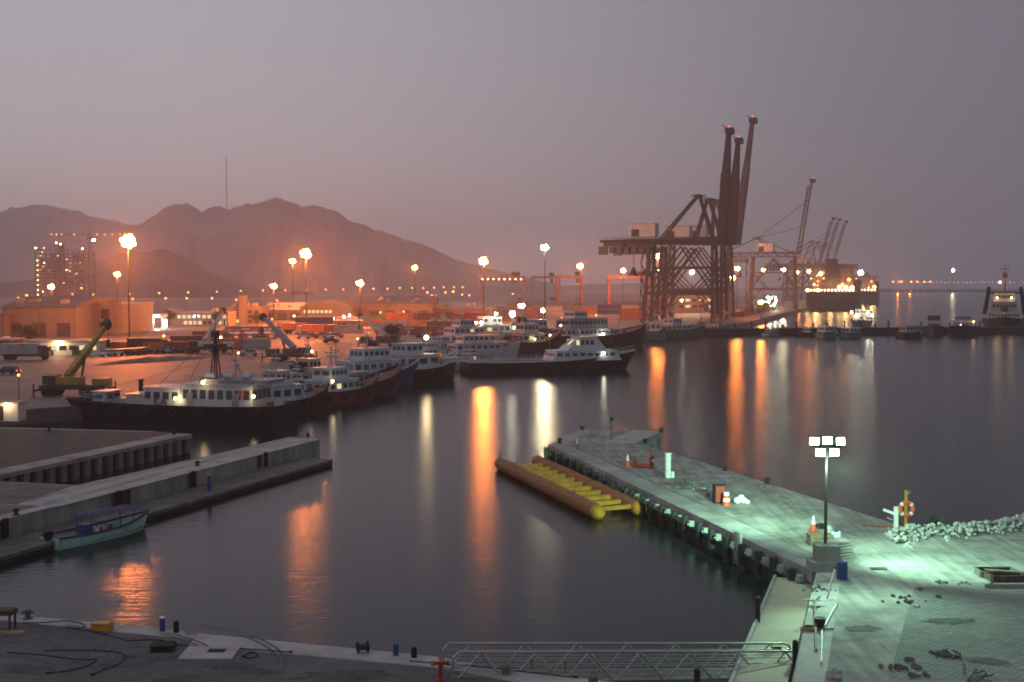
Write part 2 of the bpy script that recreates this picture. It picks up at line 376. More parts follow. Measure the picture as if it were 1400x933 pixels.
mb.hexa([(a.x, a.y, QZ - .38), (b.x, b.y, QZ - .38), ((b + o).x, (b + o).y, QZ - .38), ((a + o).x, (a + o).y, QZ - .38)], [(a.x, a.y, QZ + .002), (b.x, b.y, QZ + .002), ((b + o).x, (b + o).y, QZ + .002), ((a + o).x, (a + o).y, QZ + .002)])
struct(mb.build('quay_coping', 'concrete'))

p2 = [G(395, 598), G(105, 663.5), G(-240, 646), G(-240, 773), G(437, 601)]
slab('pier', p2, 'concrete_wall')
sheet('pier_deck', ccw([G(395, 598.2), G(105, 663.8), G(22, 690), G(82, 694), G(0, 711), G(-120, 741), G(-240, 772), G(-240, 700), G(-240, 647), G(0, 657.5), G(100, 663.3), G(390, 599)][0:0] or [G(394.5, 598.3), G(24, 690), G(80, 693), G(436, 601.3)]), 'concrete_pale')
sheet('pier_deck', ccw([G(80, 693.5), G(436, 601.6), G(0, 711.2), G(-200, 762)]) if False else ccw([G(100, 664.5), G(24, 689.5), G(-240, 700), G(-240, 647.5), G(0, 658.2)]), 'concrete_dark')
sheet('pier_deck', ccw([G(78, 693.7), G(24, 690.5), G(-240, 701), G(-240, 771), G(0, 710.5)]), 'concrete_dark')
sheet('pier_capping', ccw([G(436.5, 601.1), G(0, 711.6), G(-240, 772.3), G(-240, 765), G(0, 705.5), G(431, 600)]), 'concrete_pale', .009)
sheet('walkway_strip', ccw([G(392, 601.8), G(386, 600.7), G(52, 690.4), G(66, 692.2)]), 'concrete', .010)
PA, PB = G(437, 601), G(-240, 773); pd = (PB - PA).normalized(); pn = Vector((-pd.y, pd.x, 0)); pn = pn if pn.y < 0 else -pn
pw = (G(200, 703, .6) - PA).dot(pn) - .3
a = PA + pd * 4.5 + pn * .3; b = PB + pn * .3
pt = thing('floating_dock', 'long low grey floating dock moored along the foot of the pale pier wall', 'floating dock', (a.x, a.y, 0))
def loc_prism(pts, o, z0, z1): return MB().prism([((p - o).x, (p - o).y) for p in pts], z0, z1)
loc_prism([a, b, b + pn * pw, a + pn * pw], Vector((a.x, a.y, 0)), -.5, .34).build('hull', 'pile_black', pt)
loc_prism([a + pn * .05, b + pn * .05, b + pn * (pw + .06), a + pn * (pw + .06)], Vector((a.x, a.y, 0)), .34, .60).build('deck', 'concrete_dark', pt)

# quay in front of the camera, with the long pier running out on the right
edge_pier = [G(1117, 781), G(752, 607.5)]
quay_pts = [G(752, 607.5), G(795, 587), G(905, 590), G(868, 606.5), G(925, 621), G(1225, 717), G(1245, 723), G(1330, 727), G(1400, 715), G(1700, 668),
            Vector((130, 30, 0)), Vector((130, -40, 0)), Vector((-80, -40, 0)), G(-400, 800), G(0, 839), G(250, 862), G(256, 869), G(272, 866), G(600, 898), G(690, 916), G(850, 934), G(1075, 966), G(1112, 797), G(1117, 781)]
slab('quay_ground', quay_pts, 'dusty_ground')
# pale capping strips and coping
def strip(name, pts, m, width, dz=.006, side=1, drop=None):
    for i in range(len(pts) - 1):
        a, b = pts[i], pts[i + 1]; d = (b - a).normalized(); n = Vector((-d.y, d.x, 0)) * side
        sheet(name, ccw([a, b, b + n * width, a + n * width]), m, dz)
strip('quay_capping', [G(752, 607.5), G(1112, 778)], 'concrete', 1.6, .006, 1)
strip('quay_capping', [G(752, 607.5), G(795, 587)], 'concrete_pale', 1.3, .008, -1)
strip('quay_capping', [G(905, 590), G(868, 606.5)], 'concrete_pale', 3.2, .008, -1)
sheet('quay_capping', ccw([G(1112, 797.5), G(1148, 797.5), G(1128, 940), G(1125, 970), G(1078, 966)]), 'concrete_pale', .012)
sheet('quay_capping', ccw([G(0, 839.4), G(250, 862.5), G(255, 869), G(250, 873), G(0, 848)]), 'concrete_pale', .010)
sheet('quay_capping', ccw([G(272, 866.5), G(600, 898.5), G(690, 916.5), G(850, 934.5), G(1075, 967), G(900, 962), G(690, 930), G(600, 913), G(350, 890), G(258, 882)]), 'concrete_pale', .010)
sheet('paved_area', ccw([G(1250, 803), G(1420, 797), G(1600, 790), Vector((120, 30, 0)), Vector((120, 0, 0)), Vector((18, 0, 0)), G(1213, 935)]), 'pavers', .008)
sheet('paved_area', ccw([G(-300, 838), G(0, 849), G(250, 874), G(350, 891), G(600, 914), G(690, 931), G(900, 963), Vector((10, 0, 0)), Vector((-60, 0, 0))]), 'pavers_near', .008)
# tyre marks left on the near paving
for (cx_, cy_, r_, a0, a1) in ((-22, 50.5, 9.5, -1.1, .9), (-21, 50.5, 11.2, -1.0, 1.0), (-24, 48.5, 6.0, -.9, 1.3), (-26, 52, 8, .2, 1.5), (-24, 53, 6.5, -.4, 1.1)):
    for off in (0, .32):
        pts = []
        for i in range(25):
            t = a0 + (a1 - a0) * i / 24; pts.append((cx_ + (r_ + off) * math.cos(t), cy_ + (r_ + off) * .75 * math.sin(t)))
        for i in range(25):
            t = a1 + (a0 - a1) * i / 24; pts.append((cx_ + (r_ + off + .14) * math.cos(t), cy_ + (r_ + off + .14) * .75 * math.sin(t)))
        sheet('tyre_mark', ccw([Vector((p[0], p[1], 0)) for p in pts]), 'tyre_mark', .016 + off * .01 + cx_ * 1e-5 + r_ * 1e-4)
# boarding ramp platform beside the quay wall
rp = [G(1057, 789, 1.0), G(1114, 792, 1.0), G(1062, 990, 1.0), G(972, 990, 1.0)]
o = Vector((rp[0].x, rp[0].y, 0))
t = thing('landing_platform', 'low beige concrete landing platform in the water beside the quay wall', 'landing platform', o)
MB().prism([((p - o).x, (p - o).y) for p in rp], -1.2, 1.0).build('deck', 'ramp_beige', t, .05)
mb = MB(); a, b = rp[0] - o, rp[3] - o; mb.bar((a.x + .12, a.y, 1.07), (b.x + .12, b.y, 1.07), .16, .14); mb.build('edge_kerb', 'concrete_pale', t)

from mathutils import noise as mnoise
def ridge(name, prof, D, dep, base=2.0, amp=.10, n=420, m='hillside'):
    xs = [p[0] for p in prof]
    def h(px):
        for (x0, y0), (x1, y1) in zip(prof, prof[1:]):
            if x0 <= px <= x1: return y0 + (y1 - y0) * (px - x0) / (x1 - x0)
        return prof[-1][1]
    vs = []; fs = []; rows = 44
    for i in range(n + 1):
        px = xs[0] + (xs[-1] - xs[0]) * i / n
        p = AD(px, h(px), D); H = max(1.0, p.z - base)
        for j in range(rows + 1):
            s = -1 + 2 * j / rows
            y = D + s * dep
            X = p.x * y / D if s < 0 else p.x
            nz = mnoise.fractal(Vector((X * .006, y * .006, D)), 1.0, 2.1, 5)
            prof_s = (1 - abs(s)) ** .85
            z = base - 3 + (H + 3) * prof_s + nz * H * amp * (1 - prof_s * .75) * 2.2 + (abs(mnoise.fractal(Vector((X * .014, y * .008, D + 9)), 1.0, 2.1, 5)) - .25) * H * .16 * (1 - prof_s * .6)
            if j == rows // 2: z = base + H + nz * 4 + mnoise.fractal(Vector((X * .03, 7.7, D)), 1.0, 2.0, 4) * min(7, H * .07)
            vs.append((X, y, z))
    for i in range(n):
        for j in range(rows): a = i * (rows + 1) + j; fs.append((a, a + rows + 1, a + rows + 2, a + 1))
    return struct(MB().add(vs, fs, True).build(name, m))
ridge('hills', [(-400, 300), (-200, 280), (-60, 292), (0, 287), (40, 281), (70, 283), (110, 292), (150, 301), (240, 316), (330, 345), (420, 385)], 3300, 500)
ridge('hills', [(60, 388), (110, 345), (150, 322), (200, 300), (222, 285), (240, 281), (258, 281), (275, 290), (292, 284), (320, 284), (345, 281), (358, 275), (380, 270), (398, 276), (410, 283), (440, 284), (460, 290), (475, 302), (490, 304), (510, 314), (530, 322), (545, 324), (575, 334), (600, 345), (640, 360), (690, 373), (760, 389)], 2500, 420)
ridge('hills', [(-300, 372), (-120, 384), (-30, 388), (20, 386), (60, 378), (100, 366), (140, 352), (175, 345), (215, 345), (240, 349), (262, 358), (285, 371), (310, 383), (345, 394), (400, 398)], 1650, 260, m='hillside_dark')
ridge('hills', [(740, 391), (860, 388), (960, 391)], 3300, 250, 1)
# ------------------------------------------------------------------ lamps
def high_mast(px, py, D, label, kind='sodium', power=1.0, k=1.0, heads=8, nolight=False):
    p = AD(px, py, D); H = p.z - QZ
    t = thing('high_mast_light', label, 'floodlight mast', (p.x, p.y, QZ), 0, 'tall floodlight masts over the port')
    MB().cyl((0, 0, 0), (0, 0, .5), .7, .7, 10).build('base', 'concrete', t)
    MB().cyl((0, 0, .5), (0, 0, H + 1.6 * k), .22, .10, 10).build('pole', 'rubber', t)
    r = 1.35 * k
    mb = MB().torus((0, 0, H + 1.45 * k), r * .78, .09, 'z', 20, 6)
    for i in range(4):
        a = math.pi / 2 * i; mb.bar((0, 0, H + 1.55 * k), (r * .8 * math.cos(a), r * .8 * math.sin(a), H + 1.45 * k), .1); mb.bar((r * .62 * math.cos(a), r * .62 * math.sin(a), H - 1.2 * k), (r * .62 * math.cos(a), r * .62 * math.sin(a), H + 1.45 * k), .1)
    mb.build('ring', 'steel_dark', t)
    for i in range(heads + 4):
        zf = 1 - 2 * (i + .5) / (heads + 4); a = i * 2.39996; rr = r * .80 * math.sqrt(1 - zf * zf); c = (rr * math.cos(a), rr * math.sin(a), H + zf * r * .72)
        f = MB().cyl((c[0], c[1], c[2] + .05 * k), (c[0] * .8, c[1] * .8, c[2] + .45), .46 * k, .22, 8).build('floodlight', 'steel_dark', t)
        MB().ball((c[0], c[1], c[2] - .02 * k), .42 * k, 10, 5, 1.0).build('lens', {'sodium': 'lamp_sodium', 'white': 'lamp_white'}[kind], f)
    if not nolight:
        point(t, (0, 0, H - 1.6 * k - .3), {'sodium': SOD, 'white': WHT}[kind], MASTW * power, 1.1 * k)
    return t
for a in (
    (175, 330, 340, 'tallest orange floodlight mast, high at the left in front of the dark hill', 'sodium', 1.9, 1.5),
    (418, 347, 450, 'bright orange floodlight mast standing beside the barrel-roofed shed', 'sodium', 1.9, 1.4),
    (400, 357, 560, 'smaller orange floodlight mast just left of the bright mast by the barrel-roofed shed', 'sodium', .9, 1.0),
    (374, 391, 480, 'low orange floodlight mast right of the orange-lit office with a stair tower', 'sodium', .5, .9),
    (160, 375, 520, 'orange floodlight mast below the tallest mast, left of the fuel station', 'sodium', .6, .9),
    (70, 392, 620, 'orange floodlight mast in front of the unfinished tower block', 'sodium', .6, 1.1),
    (492, 387, 470, 'orange floodlight mast above the lit end of the barrel-roofed shed', 'sodium', .6, 1.0),
    (567, 366, 800, 'distant orange floodlight mast over the long dark warehouse', 'sodium', .9, 1.2),
    (661, 357, 520, 'bright orange floodlight mast over the left end of the yard gantry cranes', 'sodium', 1.2, 1.3),
    (745, 338, 450, 'tall white floodlight mast behind the moored ships', 'white', .2, .95),
    (793, 364, 700, 'orange floodlight mast right of the white mast, over the second gantry crane', 'sodium', 1.0, 1.2),
    (852, 370, 850, 'orange floodlight mast over the third gantry crane', 'sodium', 1.0, 1.2),
    (899, 350, 640, 'orange floodlight mast rising beside the landside legs of the raised quay cranes', 'sodium', .9, 1.15),
    (903, 370, 760, 'lower orange floodlight mast directly below another by the quay crane legs', 'sodium', .8, 1.1),
    (946, 372, 700, 'yellow-white floodlight mast seen between the legs of the quay cranes', 'white', .35, 1.0),
    (1008, 367, 760, 'orange floodlight mast right of the waterside legs of the quay cranes', 'sodium', 0.25, 1.1),
    (1002, 380, 640, 'low orange floodlight mast against the waterside legs of the quay cranes', 'sodium', 0.3, .95),
    (1044, 369, 880, 'orange floodlight mast left of the lattice quay crane', 'sodium', 0.14, 1.0),
    (1071, 369, 900, 'white floodlight mast inside the legs of the lattice quay crane', 'white', .12, 1.0),
    (1090, 372, 1050, 'distant orange floodlight mast behind the lattice quay crane', 'sodium', 0.2, 1.0),
    (1106, 371, 1150, 'distant orange floodlight mast left of the container ship tower', 'sodium', 0.25, 1.3),
    (1148, 371, 1250, 'distant orange floodlight mast right of the container ship tower', 'sodium', 0.2, 1.3),
    (1040, 413, 560, 'low yellow floodlight mast at the end of the container quay', 'sodium', .12, .8),
    (713, 418, 470, 'short yellow floodlight mast among the red and grey ships', 'white', .05, .8),
    ): high_mast(*a)
high_mast(1303, 370, 2480, 'far white light mast out on the breakwater', 'white', .12, 2.0, 6)
high_mast(1177, 373, 1020, 'white floodlight mast by the stern of the farther lit ship', 'white', .08, 1.5, 6)

def lamp_proto(H, lens, name='street_lamp'):
    t = thing(name, 'x', 'street lamp', (0, 0, 0))
    MB().cyl((0, 0, 0), (0, 0, H), .12, .07, 8).build('pole', 'steel_dark', t)
    MB().bar((0, 0, H), (1.3, 0, H + .35), .1).build('arm', 'galv', t)
    hd = MB().box(1.0, 2.0, -.25, .25, H + .28, H + .5).build('lamp_head', 'steel_dark', t)
    MB().ball((1.5, 0, H + .12), .62, 8, 5, .8).build('lens', lens, hd)
    return t
lp = lamp_proto(10, 'lamp_sodium_small'); lpf = lamp_proto(10, 'lamp_far'); lpo = lamp_proto(10, 'lamp_far_orange')
pts = [(23, 407), (125, 403), (174, 402), (215, 401), (254, 400), (294, 399), (327, 398), (357, 397.5), (388, 397), (416, 397), (443, 396), (467, 396), (508, 395), (527, 395), (544, 394), (561, 394), (576, 394), (591, 393.5), (604, 393), (618, 393), (630, 393)]
first = True
def place_lamp(proto, p, label, group, rz=0):
    global first
    return dup(proto, (p.x, p.y, p.z), rz, label, group)
for i, (px, py) in enumerate(pts):
    D = 900 + 14 * i if py < 400 else 820
    p = AD(px, py, D); H = p.z - QZ
    q = dup(lp, (p.x, p.y, p.z - 10.1), rnd.uniform(-.4, .4), '%s orange street lamp from the left in the far row below the hills' % ORD[i], 'street lamps along the far road')
    q.scale = (1, 1, 1)
    q.location.z = QZ; s = H / 10.1; q.scale = (s, s, s)
for i, (px, py) in enumerate([(178, 409), (226, 408), (255, 408), (287, 408), (320, 410), (36, 404), (379, 411), (589, 404), (598, 405), (587, 400), (611, 400), (623, 399), (629, 403), (639, 404), (700, 402)]):
    p = AD(px, py, 640 if i < 7 else 780); s = (p.z - QZ) / 10.1
    q = dup(lp, (p.x, p.y, QZ), rnd.uniform(0, 6), ['second-row orange lamp left of the fuel station roof', 'orange lamp above the right end of the fuel station', 'lower orange lamp of a close pair above the low lit office', 'orange lamp above the right half of the low lit office', 'lamp on the roofline beside the office stair tower', 'orange lamp just left of the unfinished tower block', 'small white lamp below the low mast by the orange office', 'lower left lamp of the cluster beyond the dark warehouse', 'white lamp low in the cluster beyond the dark warehouse', 'upper left lamp of the cluster beyond the dark warehouse', 'middle lamp of the cluster beyond the dark warehouse', 'upper right lamp of the cluster beyond the dark warehouse', 'white lamp right of the cluster beyond the dark warehouse', 'rightmost lamp of the cluster beside the first gantry crane', 'small lamp among the legs of the first gantry crane'][i], 'street lamps in the yard')
    q.scale = (s, s, s)
for i in range(26):                               # string of lamps on the far causeway
    px = 1256 + i * 5.9; p = AD(px, 386.3 + rnd.uniform(-.3, .3), 2700); s = (p.z - 2) / 10.1
    q = dup(lpf, (p.x, p.y, 2), 0, '%s lamp from the left in the string of tiny lights on the far breakwater' % ORD[i], 'tiny lamps strung along the far breakwater'); q.scale = (s * .45, s * .45, s)
for i, px in enumerate((1219, 1228, 1231, 1244, 1252, 1262, 1270)):
    p = AD(px, 385.5, 2650); s = (p.z - 2) / 10.1
    q = dup(lpo, (p.x, p.y, 2), 0, '%s orange lamp from the left in the far cluster on the sea horizon' % ORD[i], 'orange lamps of the far terminal'); q.scale = (s, s, s)
    if i in (1, 3): point(q, (0, 0, 9.5), SOD, 90000, 1)
def drop(r):
    for ch in list(r.children):
        for g in list(ch.children): bpy.data.objects.remove(g)
        bpy.data.objects.remove(ch)
    bpy.data.objects.remove(r)
for r in (lp, lpf, lpo): drop(r)
a, b = G(1180, 399.5, 0), G(1700, 399, 0)
t = MB().prism([(a.x, a.y), (b.x, b.y), (b.x, b.y + 40), (a.x, a.y + 40)], -6, 4.5).build('breakwater', 'hull_black'); struct(t)
t = MB()
for i in range(60):
    f = i / 60; t.rock((a.x + (b.x - a.x) * f, a.y + rnd.uniform(-1, 3), rnd.uniform(1.5, 4.4)), rnd.uniform(3, 6), i)
t = t.build('armour_rock', 'concrete_dark'); t['kind'] = 'stuff'

# ------------------------------------------------------------------ quay cranes
def sts_crane(org, rz, label, body, S=1.0, lattice=False, apex=(6, 20), house=(-20, -8), boomA=8, tip=46, gh=33, cab=True, boomw=1.6, thick=1.0):
    t = thing('quay_crane', label, 'container crane', org, rz, 'ship-to-shore cranes on the container quay')
    t.scale = (S, S, S)
    G0, G1, W = -15.0, 14.0, 8.5                # landside, waterside, half leg spacing
    for x in (G0, G1):
        for y in (-W, W):
            MB().bar((x, y, 1.8), (x + (2.0 if x < 0 else -.8), y * .62, gh), 1.35, 1.5, 1.15, 1.2).build('leg', body, t)
            b = MB().box(x - .7, x + .7, y - 3.2, y + 3.2, .5, 1.9).build('bogie', 'steel_dark', t)
            mb = MB()
            for k in range(4): mb.cyl((x - .35, y - 2.4 + 1.6 * k, .45), (x + .35, y - 2.4 + 1.6 * k, .45), .45, .45, 10)
            mb.build('wheel_set', 'steel_dark', b)
        MB().box(x - .6, x + .6, -W + .6, W - .6, 2.2, 3.8).build('sill_beam', body, t)
    for y in (-W, W):
        MB().bar((G0 + .4, y * .9, 12.5), (G1 - .2, y * .9, 12.5), 1.1, 1.5).build('portal_beam', body, t)
        MB().bar((G0 + .8, y * .85, 13.2), (0, y * .66, gh - 1), .7).build('brace', body, t)
        MB().bar((G1 - .6, y * .85, 13.2), (0, y * .66, gh - 1), .7).build('brace', body, t)
    for y in (-W, W):
        for (xa, za, xb, zb) in ((G0 + .2, 3.5, G0 + 7, 12.2), (G1 - .1, 3.5, G1 - 7, 12.2), (G0 + 1.4, 23, -4, 13), (G1 - .6, 23, 4, 13), (G0 + 1.4, 23, G1 - .6, 23)): MB().bar((xa, y * .85, za), (xb, y * .85, zb), .5).build('brace', body, t)
    for x in (G0 + .8, G1 - .4): MB().bar((x, -W * .88, 13.5), (x, W * .72, gh - 4), .5).build('brace', body, t); MB().bar((x, W * .88, 13.5), (x, -W * .72, gh - 4), .5).build('brace', body, t)
    mb = MB()
    for k in range(26): x0 = -33 + k * 1.8; mb.bar((x0, -4.6, gh + 1.6), (x0 + .9, -4.6, gh - .3 - .4 * (k % 2)), .09); mb.bar((x0 + .9, -4.6, gh - .3 - .4 * (k % 2)), (x0 + 1.8, -4.6, gh + 1.6), .09)
    mb.build('festoon_cable', 'rubber', t)
    el = MB().box(G1 - 3.4, G1 - 1.6, -W - .9, -W + .5, 5, 8.4).build('electrical_cabin', 'crane_grey', t)
    for x in (G0 + 1.6, G1 - .7): MB().box(x - .5, x + .5, -5.3, 5.3, gh - 2.4, gh - .6).build('cross_beam', body, t)
    bk = -35
    for y in (-2.6, 2.6):
        if lattice:
            mb = MB(); h = 2.6
            for z in (gh, gh + h): mb.bar((bk, y, z), (G1 + 2, y, z), .42)
            x = bk; u = 0
            while x < G1: mb.bar((x, y, gh + (h if u else 0)), (x + 2.7, y, gh + (0 if u else h)), .26); x += 2.7; u = 1 - u
            mb.build('girder', body, t)
        else:
            MB().hexa([(bk, y - .75, gh + 1.0), (G1 + 2, y - .75, gh - .1), (G1 + 2, y + .75, gh - .1), (bk, y + .75, gh + 1.0)], [(bk, y - .75, gh + 2.0), (G1 + 2, y - .75, gh + 3.0), (G1 + 2, y + .75, gh + 3.0), (bk, y + .75, gh + 2.0)]).build('girder', body, t)
    mb = MB()
    for x in range(-34, 14, 6): mb.box(x, x + .7, -1.84, 1.84, gh + 1.1, gh + 1.7)
    mb.build('girder_tie', body, t)
    mb = MB()
    for y in (-3.9, 3.9):
        mb.bar((bk, y, gh + 3.1), (G1, y, gh + 3.1), .12); mb.box(bk, G1, y - .5, y + .5, gh + 1.98, gh + 2.06)
        for x in range(-35, 14, 3): mb.bar((x, y, gh + 2), (x, y, gh + 3.1), .1)
    mb.build('walkway', 'steel_dark', t)
    h0, h1 = house
    hs = MB().box(h0, h1, -4.2, 4.2, gh + 3.2, gh + 8.6).build('machinery_house', 'house_white', t, .1)
    MB().box(h0 + .8, h0 + 4.2, -4.28, -4.18, gh + 3.4, gh + 6.4).build('door', 'steel_dark', hs)
    MB().box(h0 - .3, h1 + .3, -4.5, 4.5, gh + 8.62, gh + 8.85).build('roof', 'roof_metal', hs)
    ax, ah = apex
    for y in (-3.4, 3.4):
        MB().bar((G1 - 1.2, y, gh + 2), (ax + 1, y * .7, gh + ah), 1.0 * thick, 1.1 * thick, .8 * thick, .8 * thick).build('apex_leg', body, t)
        MB().bar((h1 + 2, y, gh + 2.5), (ax, y * .7, gh + ah), .8 * thick, .8 * thick).build('back_stay', body, t)
    mb = MB().box(ax - .7, ax + 1.7, -3.4, 3.4, gh + ah - .5, gh + ah + .6)
    mb.bar((ax - 2.5, 0, gh + ah + .3), (ax + 3.5, 0, gh + ah + .3), .5); mb.build('apex_beam', body, t)
    # raised boom hinged at the waterside end of the girder
    bx, bz = G1 + 2.4, gh + 1.2; tx, tz = bx + boomA, bz + tip
    for y in (-2.6, 2.6):
        if lattice:
            mb = MB(); n = 16; d = Vector((tx - bx, 0, tz - bz)); o = Vector((-1, 0, d.x / d.z)) * 2.2
            A = Vector((bx, y, bz)); B = A + o
            mb.bar(A, A + d, .42); mb.bar(B, B + d * .93, .38)
            for k in range(n):
                mb.bar(A + d * (k / n), B + d * ((k + .5) / n * .93), .24); mb.bar(B + d * ((k + .5) / n * .93), A + d * ((k + 1) / n), .24)
            mb.build('boom', body, t)
        else:
            m1 = .62; w0, w1 = 3.0 * boomw / 1.6, 1.7
            mid = Vector((bx + (tx - bx) * m1, y, bz + (tz - bz) * m1))
            mb = MB().bar((bx, y, bz - 1), mid, 1.5, w0, 1.5, w0 * .95); mb.bar(mid, (tx, y, tz), 1.4, w0 * .80, 1.1, w1 * .75)
            mb.build('boom', body, t)
    mb = MB(); d = Vector((tx - bx, 0, tz - bz))
    for k in range(1, 15):
        p = Vector((bx, 0, bz)) + d * (k / 15); mb.bar(p + Vector((0, -1.8, 0)), p + Vector((0, 1.8, 0)), .5)
    mb.build('boom_tie', body, t)
    hd = MB().box(tx - 1.2, tx + 2.0, -3.6, 3.6, tz - .6, tz + 1.6); hd.bar((tx - 1, -3.4, tz + 1.6), (tx - 2.5, -3.4, tz + 3), .3)
    hd = hd.build('boom_head', 'steel_dark', t)
    MB().ball((tx + .6, -3, tz + 2.0), .42, 8, 5).build('warning_light', 'lamp_red', hd)
    for k in (.38, .72):
        p = Vector((bx, 0, bz)) + d * k
        MB().bar((ax + .6, 0, gh + ah), (p.x - 2, 0, p.z), .32).build('fore_stay', body, t) if lattice or k < .5 else None
    if lattice:
        for y in (-2.4, 2.4): MB().bar((ax, y, gh + ah), (bk + 4, y, gh + 3), .34).build('back_tie', body, t)
    # trolley, operator cabin and lifting beam parked under the back reach
    tr = MB().box(-33.5, -25, -3.6, 3.6, gh - .6, gh + .8).build('trolley', 'crane_grey', t)
    MB().box(-35.5, -32, -3.8, -1, gh - 4.2, gh - .7).build('operator_cabin', 'crane_grey', tr)
    mb = MB()
    for k in range(5): mb.box(-31 + k * 3.2, -29 + k * 3.2, -3.3, 3.3, gh - 3.6, gh - .9)
    mb.build('service_platform', 'crane_grey', tr)
    sp = MB().box(-22.2, -19.8, -6, 6, gh - 13.2, gh - 12.2); sp.hexa([(-22, -3, gh - 12.2), (-20, -3, gh - 12.2), (-20, 3, gh - 12.2), (-22, 3, gh - 12.2)], [(-21.3, -.8, gh - 9.6), (-20.7, -.8, gh - 9.6), (-20.7, .8, gh - 9.6), (-21.3, .8, gh - 9.6)])
    sp = sp.build('spreader', 'steel_dark', t)
    mb = MB()
    for y in (-.7, .7): mb.bar((-21, y, gh - 9.8), (-21, y * 3, gh + .2), .12)
    mb.build('hoist_rope', 'steel_dark', sp)
    mb = MB(); z = 3
    for k in range(9):
        y0, y1 = (-W - 1.6, W * .2) if k % 2 else (W * .2, -W - 1.6)
        mb.bar((G0 - 1.8, y0 * .5, z), (G0 - 1.8, y1 * .5, z + 3.2), .5, .12); z += 3.2
    mb.bar((G0 - 1.8, -W * .9, 2.5), (G0 - 1.2, -W * .7, gh), .25); mb.build('stair', 'steel_dark', t)
    return t
cz = math.atan2(QD.x, QD.y)                   # quay direction measured from +Y
axis = -cz
def crane_at(px_ws, py, D, **k):
    p = AD(px_ws, py, D); return Vector((p.x, p.y, QZ)) - Vector((math.cos(axis), math.sin(axis), 0)) * 14
sts_crane(crane_at(980, 400, 505), axis, 'nearest dark brown quay crane, raised box boom, pale machinery house at its back end', 'crane_brown', .97, house=(-22, -11), boomA=2.5, tip=45, boomw=2.0)
sts_crane(crane_at(991, 400, 545), axis, 'middle dark brown quay crane, shortest raised boom of the three', 'crane_brown', .99, house=(-12, -1), boomA=3.0, tip=44, boomw=2.0)
sts_crane(crane_at(998, 400, 590), axis, 'farthest of the three close quay cranes, tallest and greyest raised boom', 'crane_grey', 1.04, house=(-6, 3), boomA=6.5, tip=54, boomw=1.5)
sts_crane(crane_at(1088, 400, 790), axis, 'lattice quay crane standing alone behind the close group, raised boom tipped red', 'crane_far', 1.0, lattice=True, apex=(-11, 12), house=(-10, 0), boomA=7, tip=46, thick=.55)
for i, (px, D, s) in enumerate(((1118, 1130, .95), (1126, 1180, .97), (1136, 1240, .98))):
    sts_crane(crane_at(px, 400, D), axis, ['left one of three faint distant lattice cranes with raised booms', 'middle one of three faint distant lattice cranes with raised booms', 'right one of three faint distant lattice cranes with raised booms'][i], 'crane_far', s, lattice=True, apex=(8, 24), house=(-12, -2), boomA=12, tip=44, thick=.55)

# ------------------------------------------------------------------ yard gantry cranes and containers
def rtg(px0, px1, D, label, h=20.5):
    a = AD(px0, 400, D); b = AD(px1, 400, D); w_ = b.x - a.x
    t = thing('yard_gantry_crane', label, 'gantry crane', ((a.x + b.x) / 2, D, QZ), 0, 'red gantry cranes over the container yard')
    for x in (-w_ / 2, w_ / 2):
        for y in (-4, 4):
            MB().box(x - .7, x + .7, y - .7, y + .7, 1.4, h - 1.4).build('leg', 'rtg_red', t)
            mb = MB()
            for q in (-1.1, 1.1): mb.cyl((x - .4, y + q, .8), (x + .4, y + q, .8), .8, .8, 10)
            mb.build('wheel', 'rubber', t)
        MB().box(x - .6, x + .6, -5.5, 5.5, 1.38, 2.4).build('sill_beam', 'rtg_red', t)
        MB().box(x - .6, x + .6, -4.8, 4.8, h - 1.38, h - .3).build('end_beam', 'rtg_red', t)
    for y in (-4, 4):
        g = MB().box(-w_ / 2 - 1, w_ / 2 + 1, y - .6, y + .6, h - 1.4 + 1.12, h + 1.5).build('girder', 'rtg_red', t)
        mb = MB()
        for k in range(8): mb.ball((-w_ / 2 + w_ * (k + .5) / 8, y - .8, h - 1.1), .42, 8, 4)
        mb.build('lamp', 'lamp_warm', g) if y < 0 and 'farthest left' in label else None
    tr = MB().box(w_ * .22, w_ * .42, -4.5, 4.5, h + 1.55, h + 4.4).build('trolley', 'crane_brown', t)
    MB().box(w_ * .26, w_ * .26 + 2.4, -2, .6, h - 4, h - .4).build('operator_cabin', 'crane_brown', tr)
    MB().box(w_ / 2 - 5, w_ / 2 - .8, -6.4, -4.9, 2.5, 5.2).build('power_unit', 'crane_brown', t)
    mb = MB()
    for k in range(7): mb.bar((-w_ / 2 + 1, -4.7 + (k % 2) * 1, 2 + k * 2.5), (-w_ / 2 + 1, -3.7 - (k % 2) * 1, 4.5 + k * 2.5), .2)
    mb.build('stair', 'steel_dark', t)
    return t
rtg(656, 716, 960, 'red yard gantry crane farthest left, with a row of lamps under its beam')
rtg(728, 760, 1010, 'narrow red yard gantry crane second from the left')
rtg(764, 795, 930, 'red yard gantry crane third from the left, beside the white mast')
rtg(832, 889, 900, 'red yard gantry crane standing alone left of the quay crane legs')
def cont_proto():
    t = thing('shipping_container', 'x', 'container', (0, 0, 0))
    mb = MB()
    mb.box(-6.02, 6.02, -1.2, 1.2, .12, 2.5)
    for k in range(22): x = -5.8 + k * .55; mb.box(x, x + .28, -1.26, -1.2 + .004, .25, 2.4); mb.box(x, x + .28, 1.2 - .004, 1.26, .25, 2.4)
    mb.build('body', 'cont_red', t)
    mb = MB()
    for x in (-6.05, 6.05):
        for y in (-1.19, 1.19): mb.box(x - .09, x + .09, y - .09, y + .09, 0, 2.6)
    mb.build('corner_post', 'steel_dark', t)
    d = MB().box(6.03, 6.09, -1.08, 1.08, .2, 2.4).build('door', 'cont_grey', t)
    return t
cproto = {}
